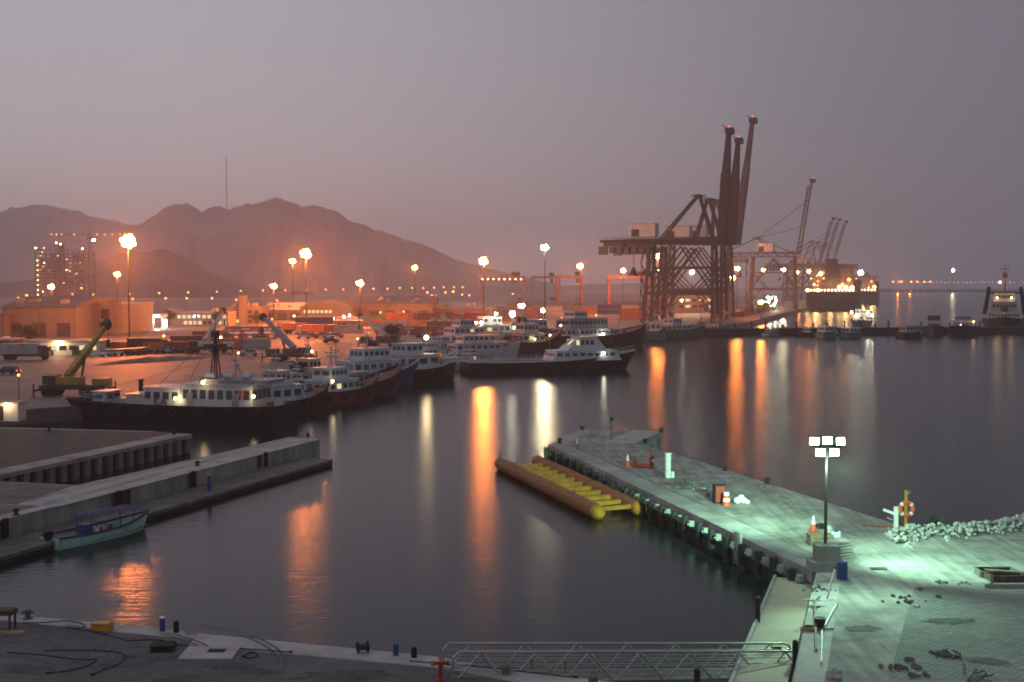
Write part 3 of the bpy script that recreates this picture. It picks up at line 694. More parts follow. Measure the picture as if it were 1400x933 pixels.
for nm in ('orange', 'red', 'blue', 'green', 'grey', 'brown'):
    c = cont_proto(); c.children[0].data = c.children[0].data
    for ch in c.children:
        if ch.name.startswith('body'): ch.data.materials[0] = M['cont_' + nm]
    cproto[nm] = c
def containers(px0, px1, py, n, tiers, desc, rz=0, zz=QZ):
    a, b = G(px0, py), G(px1, py)
    for i in range(n):
        for k in range(rnd.randint(max(1, tiers - 1), tiers)):
            p = a.lerp(b, i / max(1, n - 1)); nm = rnd.choice(['red', 'blue', 'green', 'grey', 'brown', 'brown', 'orange'])
            dup(cproto[nm], (p.x, p.y, zz + 2.61 * k), rz + rnd.uniform(-.01, .01), '%s %s container in stack %s from left, %s' % (nm, ['lowest', 'second-tier', 'topmost'][k], ORD[i], desc), 'containers stacked in the yard')
containers(520, 640, 447, 5, 2, 'behind the blue-hulled boat')
containers(640, 722, 440, 4, 3, 'behind the white yachts')
containers(665, 800, 425, 7, 2, 'under the red gantry cranes')
containers(800, 900, 430, 4, 2, 'left of the quay crane legs')
containers(838, 905, 417, 4, 1, 'under the lone gantry crane')
containers(480, 520, 441, 2, 1, 'beside the barrel-roofed shed')
containers(150, 235, 482, 3, 1, 'behind the spoil bank')
containers(262, 335, 477, 3, 1, 'below the rows of parked cars')
containers(560, 640, 457, 4, 1, 'behind the white and black workboat')
containers(430, 470, 455, 2, 2, 'right of the orange lorries')
for i, (D, k) in enumerate([(600, 1), (618, 2), (640, 2), (664, 1), (690, 2), (716, 2), (740, 1)]):
    e = e0 + QD * ((D - e0.y) / QD.y) - Vector((14, 0, 0))
    for j in range(k):
        dup(cproto[['brown', 'grey', 'red', 'green', 'blue', 'brown', 'grey'][i]], (e.x, e.y, QZ + 2.61 * j), math.pi / 2 - cz, '%s container %s, %s along the far quay edge' % (['brown', 'grey', 'red', 'green', 'blue', 'brown', 'grey'][i], ['on the ground', 'stacked on another'][j], ORD[i]), 'containers along the quay edge')
p = AD(867, 410, 560); dup(cproto['orange'], (p.x, p.y, QZ + 2.61), 0, 'bright orange container raised on another beneath the lone red gantry crane', 'containers stacked in the yard')
dup(cproto['orange'], (p.x, p.y, QZ), 0, 'bright orange container at the bottom of the pair beneath the lone red gantry crane', 'containers stacked in the yard')
for c in cproto.values():
    for ch in list(c.children): bpy.data.objects.remove(ch)
    bpy.data.objects.remove(c)

# ------------------------------------------------------------------ buildings
def building(px0, px1, pyb, pyt, depth, label, cat, wallm, roofm, rows=(), roof='flat', lit=0.0, D=None, name='warehouse', wpanes=0, wh=1.3, doors=0):
    a, b = G(px0, pyb), G(px1, pyb)
    D = (a.y + b.y) / 2; top = AD((px0 + px1) / 2, pyt, D).z; H = top - QZ; W_ = b.x - a.x
    t = thing(name, label, cat, (a.x, D, QZ))
    MB().box(0, W_, 0, depth, 0, H).build('wall', wallm, t)
    if roof == 'flat':
        MB().box(-.3, W_ + .3, -.3, depth + .3, H + .003, H + .35).build('roof', roofm, t)
    elif roof == 'gable':
        rise = min(3.0, depth * .1)
        MB().add([(-.4, -.5, H), (W_ + .4, -.5, H), (W_ + .4, depth / 2, H + rise), (-.4, depth / 2, H + rise), (W_ + .4, depth + .5, H), (-.4, depth + .5, H)], [(0, 1, 2, 3), (3, 2, 4, 5), (0, 3, 5), (1, 4, 2), (0, 5, 4, 1)]).build('roof', roofm, t)
    elif roof == 'barrel':
        vs = []; n = 14; rise = H * .55
        for i in range(n + 1):
            u = i / n; x = -.3 + (W_ + .6) * u; z = H + rise * math.sin(math.pi * u) ** .8
            vs += [(x, -.4, z), (x, depth + .4, z)]
        fs = [(2 * i, 2 * i + 2, 2 * i + 3, 2 * i + 1) for i in range(n)] + [tuple(2 * i for i in range(n, -1, -1))] + [tuple(2 * i + 1 for i in range(n + 1))]
        MB().add(vs, fs).build('roof', roofm, t)
    if name != 'site_cabin' and roof != 'barrel' and W_ > 10:
        q = random.Random(int(px0))
        for i in range(q.randint(3, 6)):
            x = W_ * q.uniform(.06, .9); y = depth * q.uniform(.1, .3); z = H + .36 if roof == 'flat' else H + min(3.0, depth * .1) * y / (depth / 2) - .1; s_ = q.uniform(.5, 1.1)
            MB().box(x - s_, x + s_, y - s_, y + s_, z, z + s_ * 1.3).build('roof_unit', q.choice(['roof_metal', 'galv', 'wall_grey']), t)
        for i in range(3):
            x = W_ * (.02 + .48 * i); MB().box(x - .1, x + .1, -.16, -.003, .1, H - .1).build('downpipe', 'roof_dark', t)
    for (zf, n, x0f, x1f, hh, mode) in rows:       # window rows
        for i in range(n):
            x = W_ * (x0f + (x1f - x0f) * (i + .15) / n); x2 = W_ * (x0f + (x1f - x0f) * (i + .85) / n); z = H * zf
            l = {'dark': 'glass_dark', 'lit': 'window_lit', 'bright': 'window_bright', 'amber': 'window_amber'}.get(mode)
            if mode == 'mix': l = 'window_lit' if rnd.random() < lit else 'glass_dark'
            f = MB().box(x - .06, x2 + .06, -.05, .002, z - .06, z + hh + .06).build('window', wallm, t)
            MB().box(x, x2, -.09, -.052, z, z + hh).build('pane', l, f)
    for i in range(doors):
        x = W_ * (i + .5) / doors; MB().box(x - 2, x + 2, -.07, -.004, .02, min(4.2, H * .7)).build('loading_door', 'steel_dark', t)
    return t, W_, H
building(-60, 6, 462, 432, 30, 'pale building cut off by the left edge with a lit front', 'building', 'wall_cream', 'roof_dark', ((.35, 3, .1, .9, 1.6, 'mix'),), lit=.6)
building(4, 104, 461, 420, 40, 'long cream warehouse left of the tall grey hall', 'warehouse', 'wall_cream', 'roof_dark', ((.2, 4, .05, .35, 1.6, 'dark'),), 'gable', doors=3)
t, W_, H = building(104, 160, 457, 417, 40, 'tall grey hall with a dark louvred band and a pale corner tower', 'hall', 'wall_grey', 'roof_metal', ((.52, 2, .22, .9, 3.2, 'dark'), (.12, 2, .22, .8, 3.0, 'dark')), name='hall')
MB().box(-.5, 3, -1.2, 3, 0, H + 2.2).build('corner_tower', 'wall_cream', t); MB().box(W_ - 2, W_ + .6, -1.2, 3, 0, H + 1.6).build('corner_pier', 'wall_cream', t)
# fuel station
a, b = G(163, 450), G(223, 450); t = thing('fuel_station', 'brightly lit fuel station with a glowing white canopy beside the grey hall', 'fuel station', (a.x, a.y, QZ)); W_ = b.x - a.x
cn = MB().box(W_ * .55, W_, -4, 6, 4.2, 5.2).build('canopy', 'house_white', t)
MB().box(W_ * .55 - .02, W_ + .02, -4.06, -4.01, 4.22, 5.18).build('fascia', 'canopy_lit', cn)
MB().box(W_ * .57, W_ * .98, -3.6, 5.6, 4.12, 4.19).build('lamp_panel', 'canopy_lit', cn)
for x in (.58, .78, .97): MB().box(W_ * x - .2, W_ * x + .2, -.2, .2, 0, 4.1).build('column', 'house_white', t)
MB().box(0, W_ * .5, 4, 14, 0, 4.4).build('shop', 'wall_cream', t)
MB().box(W_ * .22, W_ * .40, 3.9, 3.98, .6, 3.2).build('shop_window', 'window_bright', t)
MB().box(W_ * .86, W_ * .98, 6.2, 6.3, .2, 3.3).build('lit_sign', 'canopy_lit', t)
point(t, (W_ * .77, 0, 3.6), (1, 1, .88), 14000, .8); point(t, (W_ * .3, 0, 3), (1, 1, .85), 5000, .8)
for i, (px, py) in enumerate(((163, 437), (167, 428), (176, 427), (183, 426), (195, 429), (177, 434))):
    p = AD(px, py, 440); q = thing('area_lamp', '%s white lamp from the left above the fuel station forecourt' % ORD[i], 'lamp post', (p.x, p.y, QZ), 0, 'white lamps round the fuel station')
    MB().cyl((0, 0, 0), (0, 0, p.z - QZ), .1, .07, 8).build('pole', 'galv', q); MB().ball((0, 0, p.z - QZ + .3), .42, 8, 5).build('lamp', 'lamp_warm', q)
building(224, 312, 446, 428, 14, 'long low office with a strip of lit windows right of the fuel station', 'office', 'wall_grey', 'roof_metal', ((.58, 10, .2, .98, 1.3, 'mix'), (.12, 9, .3, .98, 1.3, 'mix')), lit=.75, name='office')
t, W_, H = building(300, 358, 443, 420, 14, 'orange-lit three storey office with a square stair tower', 'office', 'wall_cream', 'wall_cream', ((.62, 6, .05, .95, 1.3, 'dark'), (.33, 6, .05, .95, 1.3, 'dark'), (.06, 6, .05, .95, 1.3, 'mix')), lit=.3, name='office')
MB().box(W_ * .48, W_ * .62, -1.5, 4, 0, H + 4.6).build('stair_tower', 'wall_cream', t)
for k in (1, 2): MB().box(-.6, W_ * .47, -1.4, -.1, H * k / 3, H * k / 3 + .8).build('balcony', 'wall_cream', t)
building(410, 482, 440, 421, 40, 'barrel-roofed shed with rows of lit windows, glowing orange', 'shed', 'wall_cream', 'wall_cream', ((.62, 7, .06, .62, 1.2, 'lit'), (.10, 9, .06, .98, 1.4, 'bright')), 'barrel', name='shed')
building(478, 590, 438, 415, 60, 'long dark brown warehouse behind the container rows', 'warehouse', 'wall_brown', 'roof_dark', (), 'gable', doors=5)
building(360, 412, 438, 424, 30, 'low brown shed between the orange office and the barrel-roofed shed', 'shed', 'wall_brown', 'roof_metal', (), 'gable', name='shed', doors=3)
building(588, 660, 436, 422, 40, 'low brown warehouse left of the first red gantry crane', 'warehouse', 'wall_brown', 'roof_metal', (), 'gable', doors=4)
building(584, 640, 453, 441, 20, 'pale flat-roofed store behind the white yachts', 'store', 'wall_cream', 'wall_cream', (), 'flat', name='store', doors=2)
building(457, 492, 452, 440, 10, 'square grey-green cabin block below the barrel-roofed shed', 'cabin', 'cont_grey', 'roof_metal', ((.4, 2, .1, .5, 1.2, 'dark'),), 'flat', name='site_cabin')
building(690, 745, 455, 446, 10, 'low building with lamps shining behind the red ship', 'building', 'wall_grey', 'roof_dark', ((.35, 3, .05, .4, 1.4, 'bright'),), 'flat', name='store')
building(920, 985, 428, 404, 20, 'grey block with small lit windows seen between the quay crane legs', 'building', 'wall_grey', 'roof_dark', ((.3, 6, .1, .95, 1.4, 'mix'), (.65, 6, .1, .95, 1.4, 'mix')), lit=.6, name='office')
t, W_, H = building(36, 136, 486, 468, 7, 'long white site cabin with small lit windows behind the yellow crane', 'site cabin', 'house_white', 'roof_metal', ((.4, 7, .02, .98, 1.0, 'mix'),), 'flat', lit=.45, name='site_cabin', doors=2)
point(t, (W_ * .45, -1.2, H + .3), WARM, 900, .3)
building(-60, 12, 483, 466, 9, 'plain pinkish site cabin at the left edge of the yard', 'site cabin', 'wall_cream', 'roof_metal', ((.4, 2, .1, .9, 1.0, 'dark'),), 'flat', name='site_cabin')
for i, (px, py, D, m, lab) in enumerate(((8, 430, 420, 'lamp_warm', 'wall lamp on the pale building cut off by the left edge'), (63, 452, 400, 'lamp_sodium_small', 'small lamp before the cream warehouse doors'), (118, 452, 430, 'lamp_sodium_small', 'small lamp before the tall grey hall'), (243, 441, 480, 'lamp_warm', 'small lamp before the low lit office'), (268, 442, 480, 'lamp_warm', 'second small lamp before the low lit office'), (372, 437, 500, 'lamp_sodium_small', 'small lamp before the low brown shed'), (402, 433, 500, 'lamp_warm', 'lamp at the left corner of the barrel-roofed shed'), (470, 434, 505, 'lamp_white', 'white lamp at the right corner of the barrel-roofed shed'), (478, 432, 505, 'lamp_white', 'second white lamp right of the barrel-roofed shed'), (520, 428, 520, 'lamp_sodium_small', 'small lamp before the dark warehouse, left one'), (552, 427, 520, 'lamp_sodium_small', 'small lamp before the dark warehouse, right one'), (592, 441, 430, 'lamp_sodium_small', 'small lamp beside the pale store'), (642, 441, 430, 'lamp_warm', 'warm lamp at the right end of the pale store'), (768, 436, 480, 'lamp_sodium_small', 'small lamp behind the big supply ship'), (815, 432, 500, 'lamp_sodium_small', 'small lamp left of the lone gantry crane'), (932, 412, 520, 'lamp_white', 'white lamp inside the quay crane legs, left one'), (958, 411, 540, 'lamp_warm', 'warm lamp inside the quay crane legs, right one'), (975, 398, 600, 'lamp_sodium_small', 'orange lamp high between the quay crane legs'), (302, 470, 330, 'lamp_warm', 'small lamp beside the white boom crane'), (224, 470, 340, 'lamp_sodium_small', 'small lamp behind the spoil bank'))):
    p = AD(px, py, D); h = max(1.5, p.z - QZ); q = thing('yard_lamp', lab, 'lamp post', (p.x, p.y, QZ), 0, 'small lamps about the port yard')
    MB().cyl((0, 0, 0), (0, 0, h), .09, .06, 8).build('pole', 'steel_dark', q); MB().ball((0, 0, h + .2), .34, 8, 5).build('lamp', m, q)
# unfinished tower block with tower crane
a, b = G(48, 408.5), G(118, 408.5); t = thing('tower_block', 'unfinished concrete tower block with open floors and site lamps on top', 'tower block', (a.x, 950, QZ)); a = AD(48, 400, 950); b = AD(119, 400, 950); t.location.x = a.x; W_ = b.x - a.x
H = AD(80, 343, 950).z - QZ; n = 15
for k in range(n): MB().box(0, W_, 0, 24, H * k / n, H * k / n + .45).build('floor_slab', 'wall_grey', t)
mb = MB()
for i in range(10):
    for y in (.6, 12, 23.4): mb.box(W_ * i / 9.6, W_ * i / 9.6 + .7, y - .35, y + .35, .46, H)
mb.build('column', 'wall_grey', t)
MB().box(W_ * .3, W_ * .45, 8, 15, .46, H + 5).build('lift_core', 'wall_grey', t)
mb = MB()
for i in range(60): x = W_ * rnd.random(); mb.box(x, x + .1, 1, 1.2, H, H + rnd.uniform(.8, 2.4))
mb.build('starter_bar', 'steel_dark', t)
mb = MB()
for k in range(1, n):
    for i in range(9):
        if rnd.random() < .72: mb.box(W_ * i / 9.6 + .8, W_ * (i + 1) / 9.6 - .1, 1.1, 1.2, H * (k - 1) / n + .46, H * k / n - .7)
mb.build('infill_wall', 'wall_brown', t)
for i, (xf, zz, m) in enumerate([(.02, 2, 'lamp_warm'), (.18, 2, 'lamp_sodium_small'), (.42, 6, 'lamp_warm'), (.5, 5, 'lamp_warm'), (.92, 1.5, 'lamp_warm')]):
    l = MB().cyl((W_ * xf, .5, H), (W_ * xf, .5, H + zz), .1, .1, 6).build('lamp_post', 'galv', t); MB().ball((W_ * xf, .4, H + zz), .6, 8, 5).build('lamp', m, l)
for k in range(9): MB().ball((W_ * .06, -.5, H * (k + 1) / 11), .28, 8, 5).build('lamp', 'lamp_warm', t)
for (xf, zf) in [(rnd.uniform(.05, .95), (rnd.randint(1, 14) + .6) / 15) for _ in range(16)]: MB().ball((W_ * xf, -.3, H * zf), rnd.choice([.14, .2, .3]), 8, 5).build('lamp', 'lamp_warm' if rnd.random() < .6 else 'lamp_sodium_small', t)
for (xf, zf) in ((.68, .62), (.56, .4), (.4, .12), (.72, .2)): MB().ball((W_ * xf, -.4, H * zf), .45, 8, 5).build('lamp', 'lamp_sodium_small', t)
q = AD(111, 322, 965); h = q.z - QZ
t = thing('tower_crane', 'tower crane with lamps along its level jib above the unfinished block', 'tower crane', (q.x, 985, QZ))
def truss(mb, p, q, w, n, b=.22):
    p = Vector(p); q = Vector(q); d = (q - p); u = d.normalized(); s = Vector((0, 1, 0)) if abs(u.y) < .9 else Vector((1, 0, 0)); r = u.cross(s)
    c = [(s * i + r * j) * w / 2 for i in (-1, 1) for j in (-1, 1)]
    for o in c: mb.bar(p + o, q + o, b)
    for k in range(n):
        for (i, j) in ((0, 1), (1, 3), (3, 2), (2, 0)): mb.bar(p + d * (k / n) + c[i], p + d * ((k + 1) / n) + c[j], b * .7)
mb = MB(); truss(mb, (0, 0, 0), (0, 0, h + 4), 1.8, 24); mb.build('mast', 'yellow_paint', t)
mb = MB(); truss(mb, (-32, 0, h + 1), (30, 0, h + 1), 1.4, 26); jb = mb.build('jib', 'yellow_paint', t)
for x in (-30, -26, -22, -12, 6, 12, 18, 24, 28): MB().ball((x, -1.0, h + 1.4), .42, 8, 5).build('jib_lamp', 'lamp_sodium_small', jb)
MB().box(-2.2, 2.2, -1, 1, h - 2.6, h - .4).build('slewing_unit', 'steel_dark', t); MB().bar((0, 0, h + 2), (0, 0, h + 9), .8).build('apex', 'yellow_paint', t)
fl = MB().box(2.4, 4.6, -1.5, -.9, h - 3.6, h - 2.2).build('floodlight', 'steel_dark', t); MB().box(2.5, 4.5, -1.6, -1.52, h - 3.5, h - 2.3).build('lens', 'lamp_white', fl)
# radio mast and houses on the ridge
q = AD(310, 284, 2500); tp = AD(310, 214, 2500)
t = thing('radio_mast', 'thin lattice radio mast standing on the highest ridge', 'radio mast', (q.x, 2500, q.z - 2)); mb = MB(); truss(mb, (0, 0, 0), (0, 0, tp.z - q.z + 2), 1.8, 30, .26); mb.build('lattice', 'steel_dark', t)
for k in (.3, .62, .9): MB().cyl((0, -.6, (tp.z - q.z) * k), (0, -1.8, (tp.z - q.z) * k), .9, .9, 12).build('dish_antenna', 'steel_dark', t)
for i, (px, lab) in enumerate(((299, 'small lit hut left of the radio mast on the ridge'), (321, 'small lit hut right of the radio mast on the ridge'))):
    q = AD(px, 284, 2495); t = thing('ridge_hut', lab, 'hut', (q.x, 2495, q.z - 3)); MB().box(-5, 5, -4, 4, 0, 5).build('wall', 'wall_grey', t); MB().box(-5.4, 5.4, -4.4, 4.4, 5.01, 5.5).build('roof', 'roof_dark', t)
    MB().box(-3, 3, -4.1, -4.02, 3.2, 4.6).build('window', 'window_lit', t)
# dark spoil bank on the yard
a, b = G(134, 499), G(292, 489)
mb = MB(); n = 40; rings = []
for i in range(n + 1):
    u = i / n; p = a.lerp(b, u); hgt = 1.3 * math.sin(math.pi * min(1, u * 1.02)) ** .5 * (.7 + .3 * mnoise.noise(Vector((u * 9, 0, 3)))) if 0 < u < 1 else 0
    wd = 5 + 2 * mnoise.noise(Vector((u * 5, 4, 0)))
    rings.append([(p.x, p.y - wd, 0), (p.x, p.y - wd * .4, hgt * .85), (p.x, p.y + wd * .4, hgt), (p.x, p.y + wd, 0)])
mb.add([(x, y, z + QZ - .05) for r in rings for (x, y, z) in r], [(4 * i + j, 4 * i + 4 + j, 4 * i + 5 + j, 4 * i + 1 + j) for i in range(n) for j in range(3)], True)
tag(mb.build('spoil_bank', 'rubble'), 'low dark bank of spoil lying across the open yard', 'spoil bank')

# ------------------------------------------------------------------ cars, lorries, mobile cranes
def car_mesh():
    t = thing('parked_car', 'x', 'car', (0, 0, 0))
    prof = [(-2.15, .35), (-2.2, .75), (-2.05, .95), (-1.2, 1.0), (1.0, .98), (2.1, .78), (2.2, .4)]
    mb = MB(); W2 = .86
    vs = [(x, -W2, z) for x, z in prof] + [(x, W2, z) for x, z in prof] ; n = len(prof)
    mb.add(vs, [tuple(range(n)), tuple(range(2 * n - 1, n - 1, -1))] + [(i + 1, i, i + n, i + 1 + n) for i in range(n - 1)] + [(0, n - 1, 2 * n - 1, n)])
    mb.build('body', 'car_white', t, .06)
    c = MB().hexa([(-1.9, -.80, .97), (1.0, -.80, .97), (1.0, .80, .97), (-1.9, .80, .97)], [(-1.35, -.62, 1.46), (.25, -.62, 1.46), (.25, .62, 1.46), (-1.35, .62, 1.46)]).build('window', 'glass_dark', t)
    MB().box(-1.36, .24, -.63, .63, 1.462, 1.50).build('roof', 'car_white', t)
    for x in (-1.35, 1.35):
        for y in (-.84, .84): MB().cyl((x, y - .1, .32), (x, y + .1, .32), .32, .32, 12).build('wheel', 'rubber', t)
    return t
cars = {}
for nm in ('white', 'silver', 'dark', 'red', 'tan'):
    c = car_mesh()
    for ch in c.children:
        if ch.name.split('.')[0] in ('body', 'roof'): ch.data.materials[0] = M['car_' + nm]
    cars[nm] = c
def car_row(px0, px1, py0, py1, n, desc, rz=R(90)):
    a, b = G(px0, py0), G(px1, py1)
    for i in range(n):
        p = a.lerp(b, i / max(1, n - 1)); nm = rnd.choice(['white', 'silver', 'dark', 'red', 'tan', 'white', 'dark'])
        dup(cars[nm], (p.x, p.y, QZ), rz + rnd.uniform(-.06, .06), '%s car, %s from the left in the row %s' % (nm, ORD[i], desc), 'cars parked in rows on the port yard')
car_row(312, 382, 453, 452, 14, 'nearest the orange office')
car_row(308, 380, 458, 457, 13, 'second from the orange office')
car_row(318, 378, 464, 463, 11, 'nearest the grey boom crane')
car_row(384, 480, 447, 446, 12, 'in front of the low brown shed', R(80))
car_row(12, 40, 464, 463, 5, 'before the cream warehouse')
car_row(150, 190, 487, 485, 6, 'right of the long white cabin', R(70))
car_row(196, 250, 484, 482, 7, 'behind the spoil bank', R(75))
car_row(415, 460, 463, 462, 5, 'beside the orange crates', R(20))
for (px, py, nm, rz, lab, lights) in ((340, 487, 'silver', R(187), 'silver car driving on the quay road with headlights on behind the grey boom crane', 'lamp_warm'), (10, 512, 'dark', R(170), 'dark car with red tail lights and a lamp at the left edge of the yard', 'lamp_red'), (598, 459, 'red', R(10), 'red car with glowing tail lights behind the white and black boat', 'lamp_red'), (452, 469, 'dark', R(25), 'dark car alone on the open yard above the quay road', None), (500, 467, 'white', R(187), 'white car driving on the quay road with headlights on near the second grey boom crane', 'lamp_warm')):
    p = G(px, py); c = dup(cars[nm], (p.x, p.y, QZ), rz, lab)
    if lights:
        for y in (-.6, .6): MB().ball((2.2 if lights != 'lamp_red' else -2.2, y, .68), .16, 8, 5).build('headlight' if lights != 'lamp_red' else 'tail_light', lights, c)
for c in cars.values():
    for ch in list(c.children): bpy.data.objects.remove(ch)
    bpy.data.objects.remove(c)
def lorry(px, py, rz, label, bodym, cabm):
    p = G(px, py); t = thing('lorry', label, 'lorry', (p.x, p.y, QZ), rz, 'lorries parked in the yard')
    MB().box(-5, 2.6, -1.2, 1.2, 1.2, 3.4).build('cargo_body', bodym, t, .05)
    cb = MB().hexa([(2.8, -1.15, .7), (5, -1.15, .7), (5, 1.15, .7), (2.8, 1.15, .7)], [(2.8, -1.1, 3.0), (4.5, -1.1, 3.0), (4.5, 1.1, 3.0), (2.8, 1.1, 3.0)]).build('cab', cabm, t, .05)
    MB().box(4.62, 4.92, -.95, .95, 1.75, 2.7).build('windscreen', 'glass_dark', cb)
    MB().box(-5, 4.6, -.5, .5, .75, 1.18).build('chassis', 'steel_dark', t)
    for x in (-3.8, -2.6, 3.8):
        for y in (-1.0, 1.0): MB().cyl((x, y - .15, .5), (x, y + .15, .5), .5, .5, 12).build('wheel', 'rubber', t)
for a in ((290, 470, .1, 'dark lorry left of the rows of parked cars', 'cont_brown', 'car_dark'), (262, 478, .2, 'brown lorry behind the white boom crane', 'cont_brown', 'car_tan'), (205, 482, .05, 'dark lorry behind the spoil bank', 'steel_dark', 'car_dark'), (408, 456, .0, 'orange lorry standing right of the grey boom crane', 'cont_orange', 'car_white'), (425, 459, 2.9, 'second orange lorry, nearer the open yard', 'cont_orange', 'car_tan'), (530, 455, .1, 'dark lorry behind the blue-hulled boat', 'cont_grey', 'car_dark'), (612, 462, .05, 'red lorry behind the white and black boat', 'cont_red', 'car_red'), (36, 492, .1, 'dark lorry in front of the pinkish cabin', 'cont_grey', 'car_dark'), (560, 462, 3.0, 'brown lorry near the second container row', 'cont_brown', 'car_dark')): lorry(*a)
def mobile_crane(px, py, tip, tipD, label, paint, boomm, rz=0, s=1.0, k=1.0):
    p = G(px, py); t = thing('mobile_crane', label, 'mobile crane', (p.x, p.y, QZ), rz)
    MB().box(-5.2 * s, 5.0 * s, -1.25, 1.25, .9, 1.55).build('carrier', 'steel_dark', t, .05)
    MB().box(3.0 * s, 5.4 * s, -1.2, 1.2, 1.2, 2.5).build('cab', paint, t, .08)
    for x in (-4.2, -2.8, 1.6, 3.2):
        for y in (-1.1, 1.1): MB().cyl((x * s, y - .2, .6), (x * s, y + .2, .6), .6, .6, 14).build('wheel', 'rubber', t)
    for x in (-5.0, 5.0):
        for y in (-1, 1):
            o = MB().bar((x * s, y * 1.2, .95), (x * s * 1.02, y * 3.3, .95), .28); o.bar((x * s * 1.02, y * 3.3, .06), (x * s * 1.02, y * 3.3, 1.9), .18); o.box(x * s * 1.02 - .35, x * s * 1.02 + .35, y * 3.3 - .35, y * 3.3 + .35, .01, .09); o.build('outrigger', 'steel_dark', t)
    su = MB().box(-2.6 * s, 1.2 * s, -1.2, 1.2, 1.6, 2.7).build('superstructure', paint, t, .08)
    MB().box(-4.6 * s, -2.62 * s, -1.3, 1.3, 1.7, 2.9).build('counterweight', 'steel_dark', su)
    tp = AD(tip[0], tip[1], tipD); loc = (Matrix.Rotation(-rz, 3, 'Z') @ (tp - Vector((p.x, p.y, QZ))))
    a = Vector((-1.2 * s, 0, 2.7)); d = loc - a
    bo = MB().bar(a, a + d * .55, .95 * k, 1.05 * k).build('boom', boomm, t)
    MB().bar(a + d * .55, loc, .7 * k, .8 * k, .6 * k, .65 * k).build('boom_section', boomm, bo)
    u = d.normalized(); hd = MB().bar(loc - u * .5, loc + u * .6, 1.0 * k, 1.3 * k).build('boom_head', 'steel_dark', bo)
    mb = MB().bar(loc + u * .4, loc + u * .4 - Vector((0, 0, 2.6)), .07); mb.box(loc.x + u.x * .4 - .25, loc.x + u.x * .4 + .25, loc.y + u.y * .4 - .25, loc.y + u.y * .4 + .25, loc.z + u.z * .4 - 3.7, loc.z + u.z * .4 - 2.5); mb.build('hook_block', 'steel_dark', hd)
    MB().bar((1.0 * s, 0, 2.3), a + d * .45, .32).build('luffing_ram', 'steel_dark', t)
mobile_crane(103, 541, (146, 444), 187, 'yellow mobile crane with raised telescopic boom on the open yard', 'crane_yellow', 'crane_yellow', 0, .92, .9)
mobile_crane(287, 483, (306, 425), 305, 'white boom crane behind the white deckhouse boat, boom leaning right', 'house_white', 'boat_grey', .2)
mobile_crane(396, 494, (360, 434), 262, 'grey boom crane at the quay edge, boom leaning left over the parked cars', 'crane_grey', 'boat_grey', 2.9, .9)
mobile_crane(522, 474, (492, 432), 330, 'grey boom crane behind the blue-hulled boat, boom leaning left', 'crane_grey', 'boat_grey', 2.9)
# ------------------------------------------------------------------ boats
def hull_mesh(Lh, B, Fb, rise=.9, flare=.18, stern=.82, n=16, keel=-.6, full=.55):
    vs = []; st = []
    for i in range(n + 1):
        t = i / n
        bw = stern + (1 - stern) * min(1, t / .3) if t < .3 else 1.0
        if t > full: bw *= max(.015, 1 - ((t - full) / (1 - full)) ** 2.1)
        hb = B / 2 * bw; zt = Fb * (1 + rise * max(0, (t - .35) / .65) ** 2.0 + .08 * max(0, .2 - t) / .2)
        wl = hb * (1 - flare * (.35 + .9 * t ** 2)); x = Lh * t; xl = x - (Lh * .055 * t ** 4)
        st.append((x, hb, zt))
        vs += [(xl - Lh * .02 * t ** 4, -wl * .8, keel), (xl, -wl, 0.05), (x, -hb, zt), (x, hb, zt), (xl, wl, 0.05), (xl - Lh * .02 * t ** 4, wl * .8, keel)]
    fs = []
    for i in range(n):
        a = 6 * i
        for j in range(5):
            if j == 2: continue
            fs.append((a + j, a + 6 + j, a + 7 + j, a + 1 + j))
    fs += [tuple(range(5, -1, -1)), tuple(6 * n + j for j in range(6))]
    return vs, fs, st
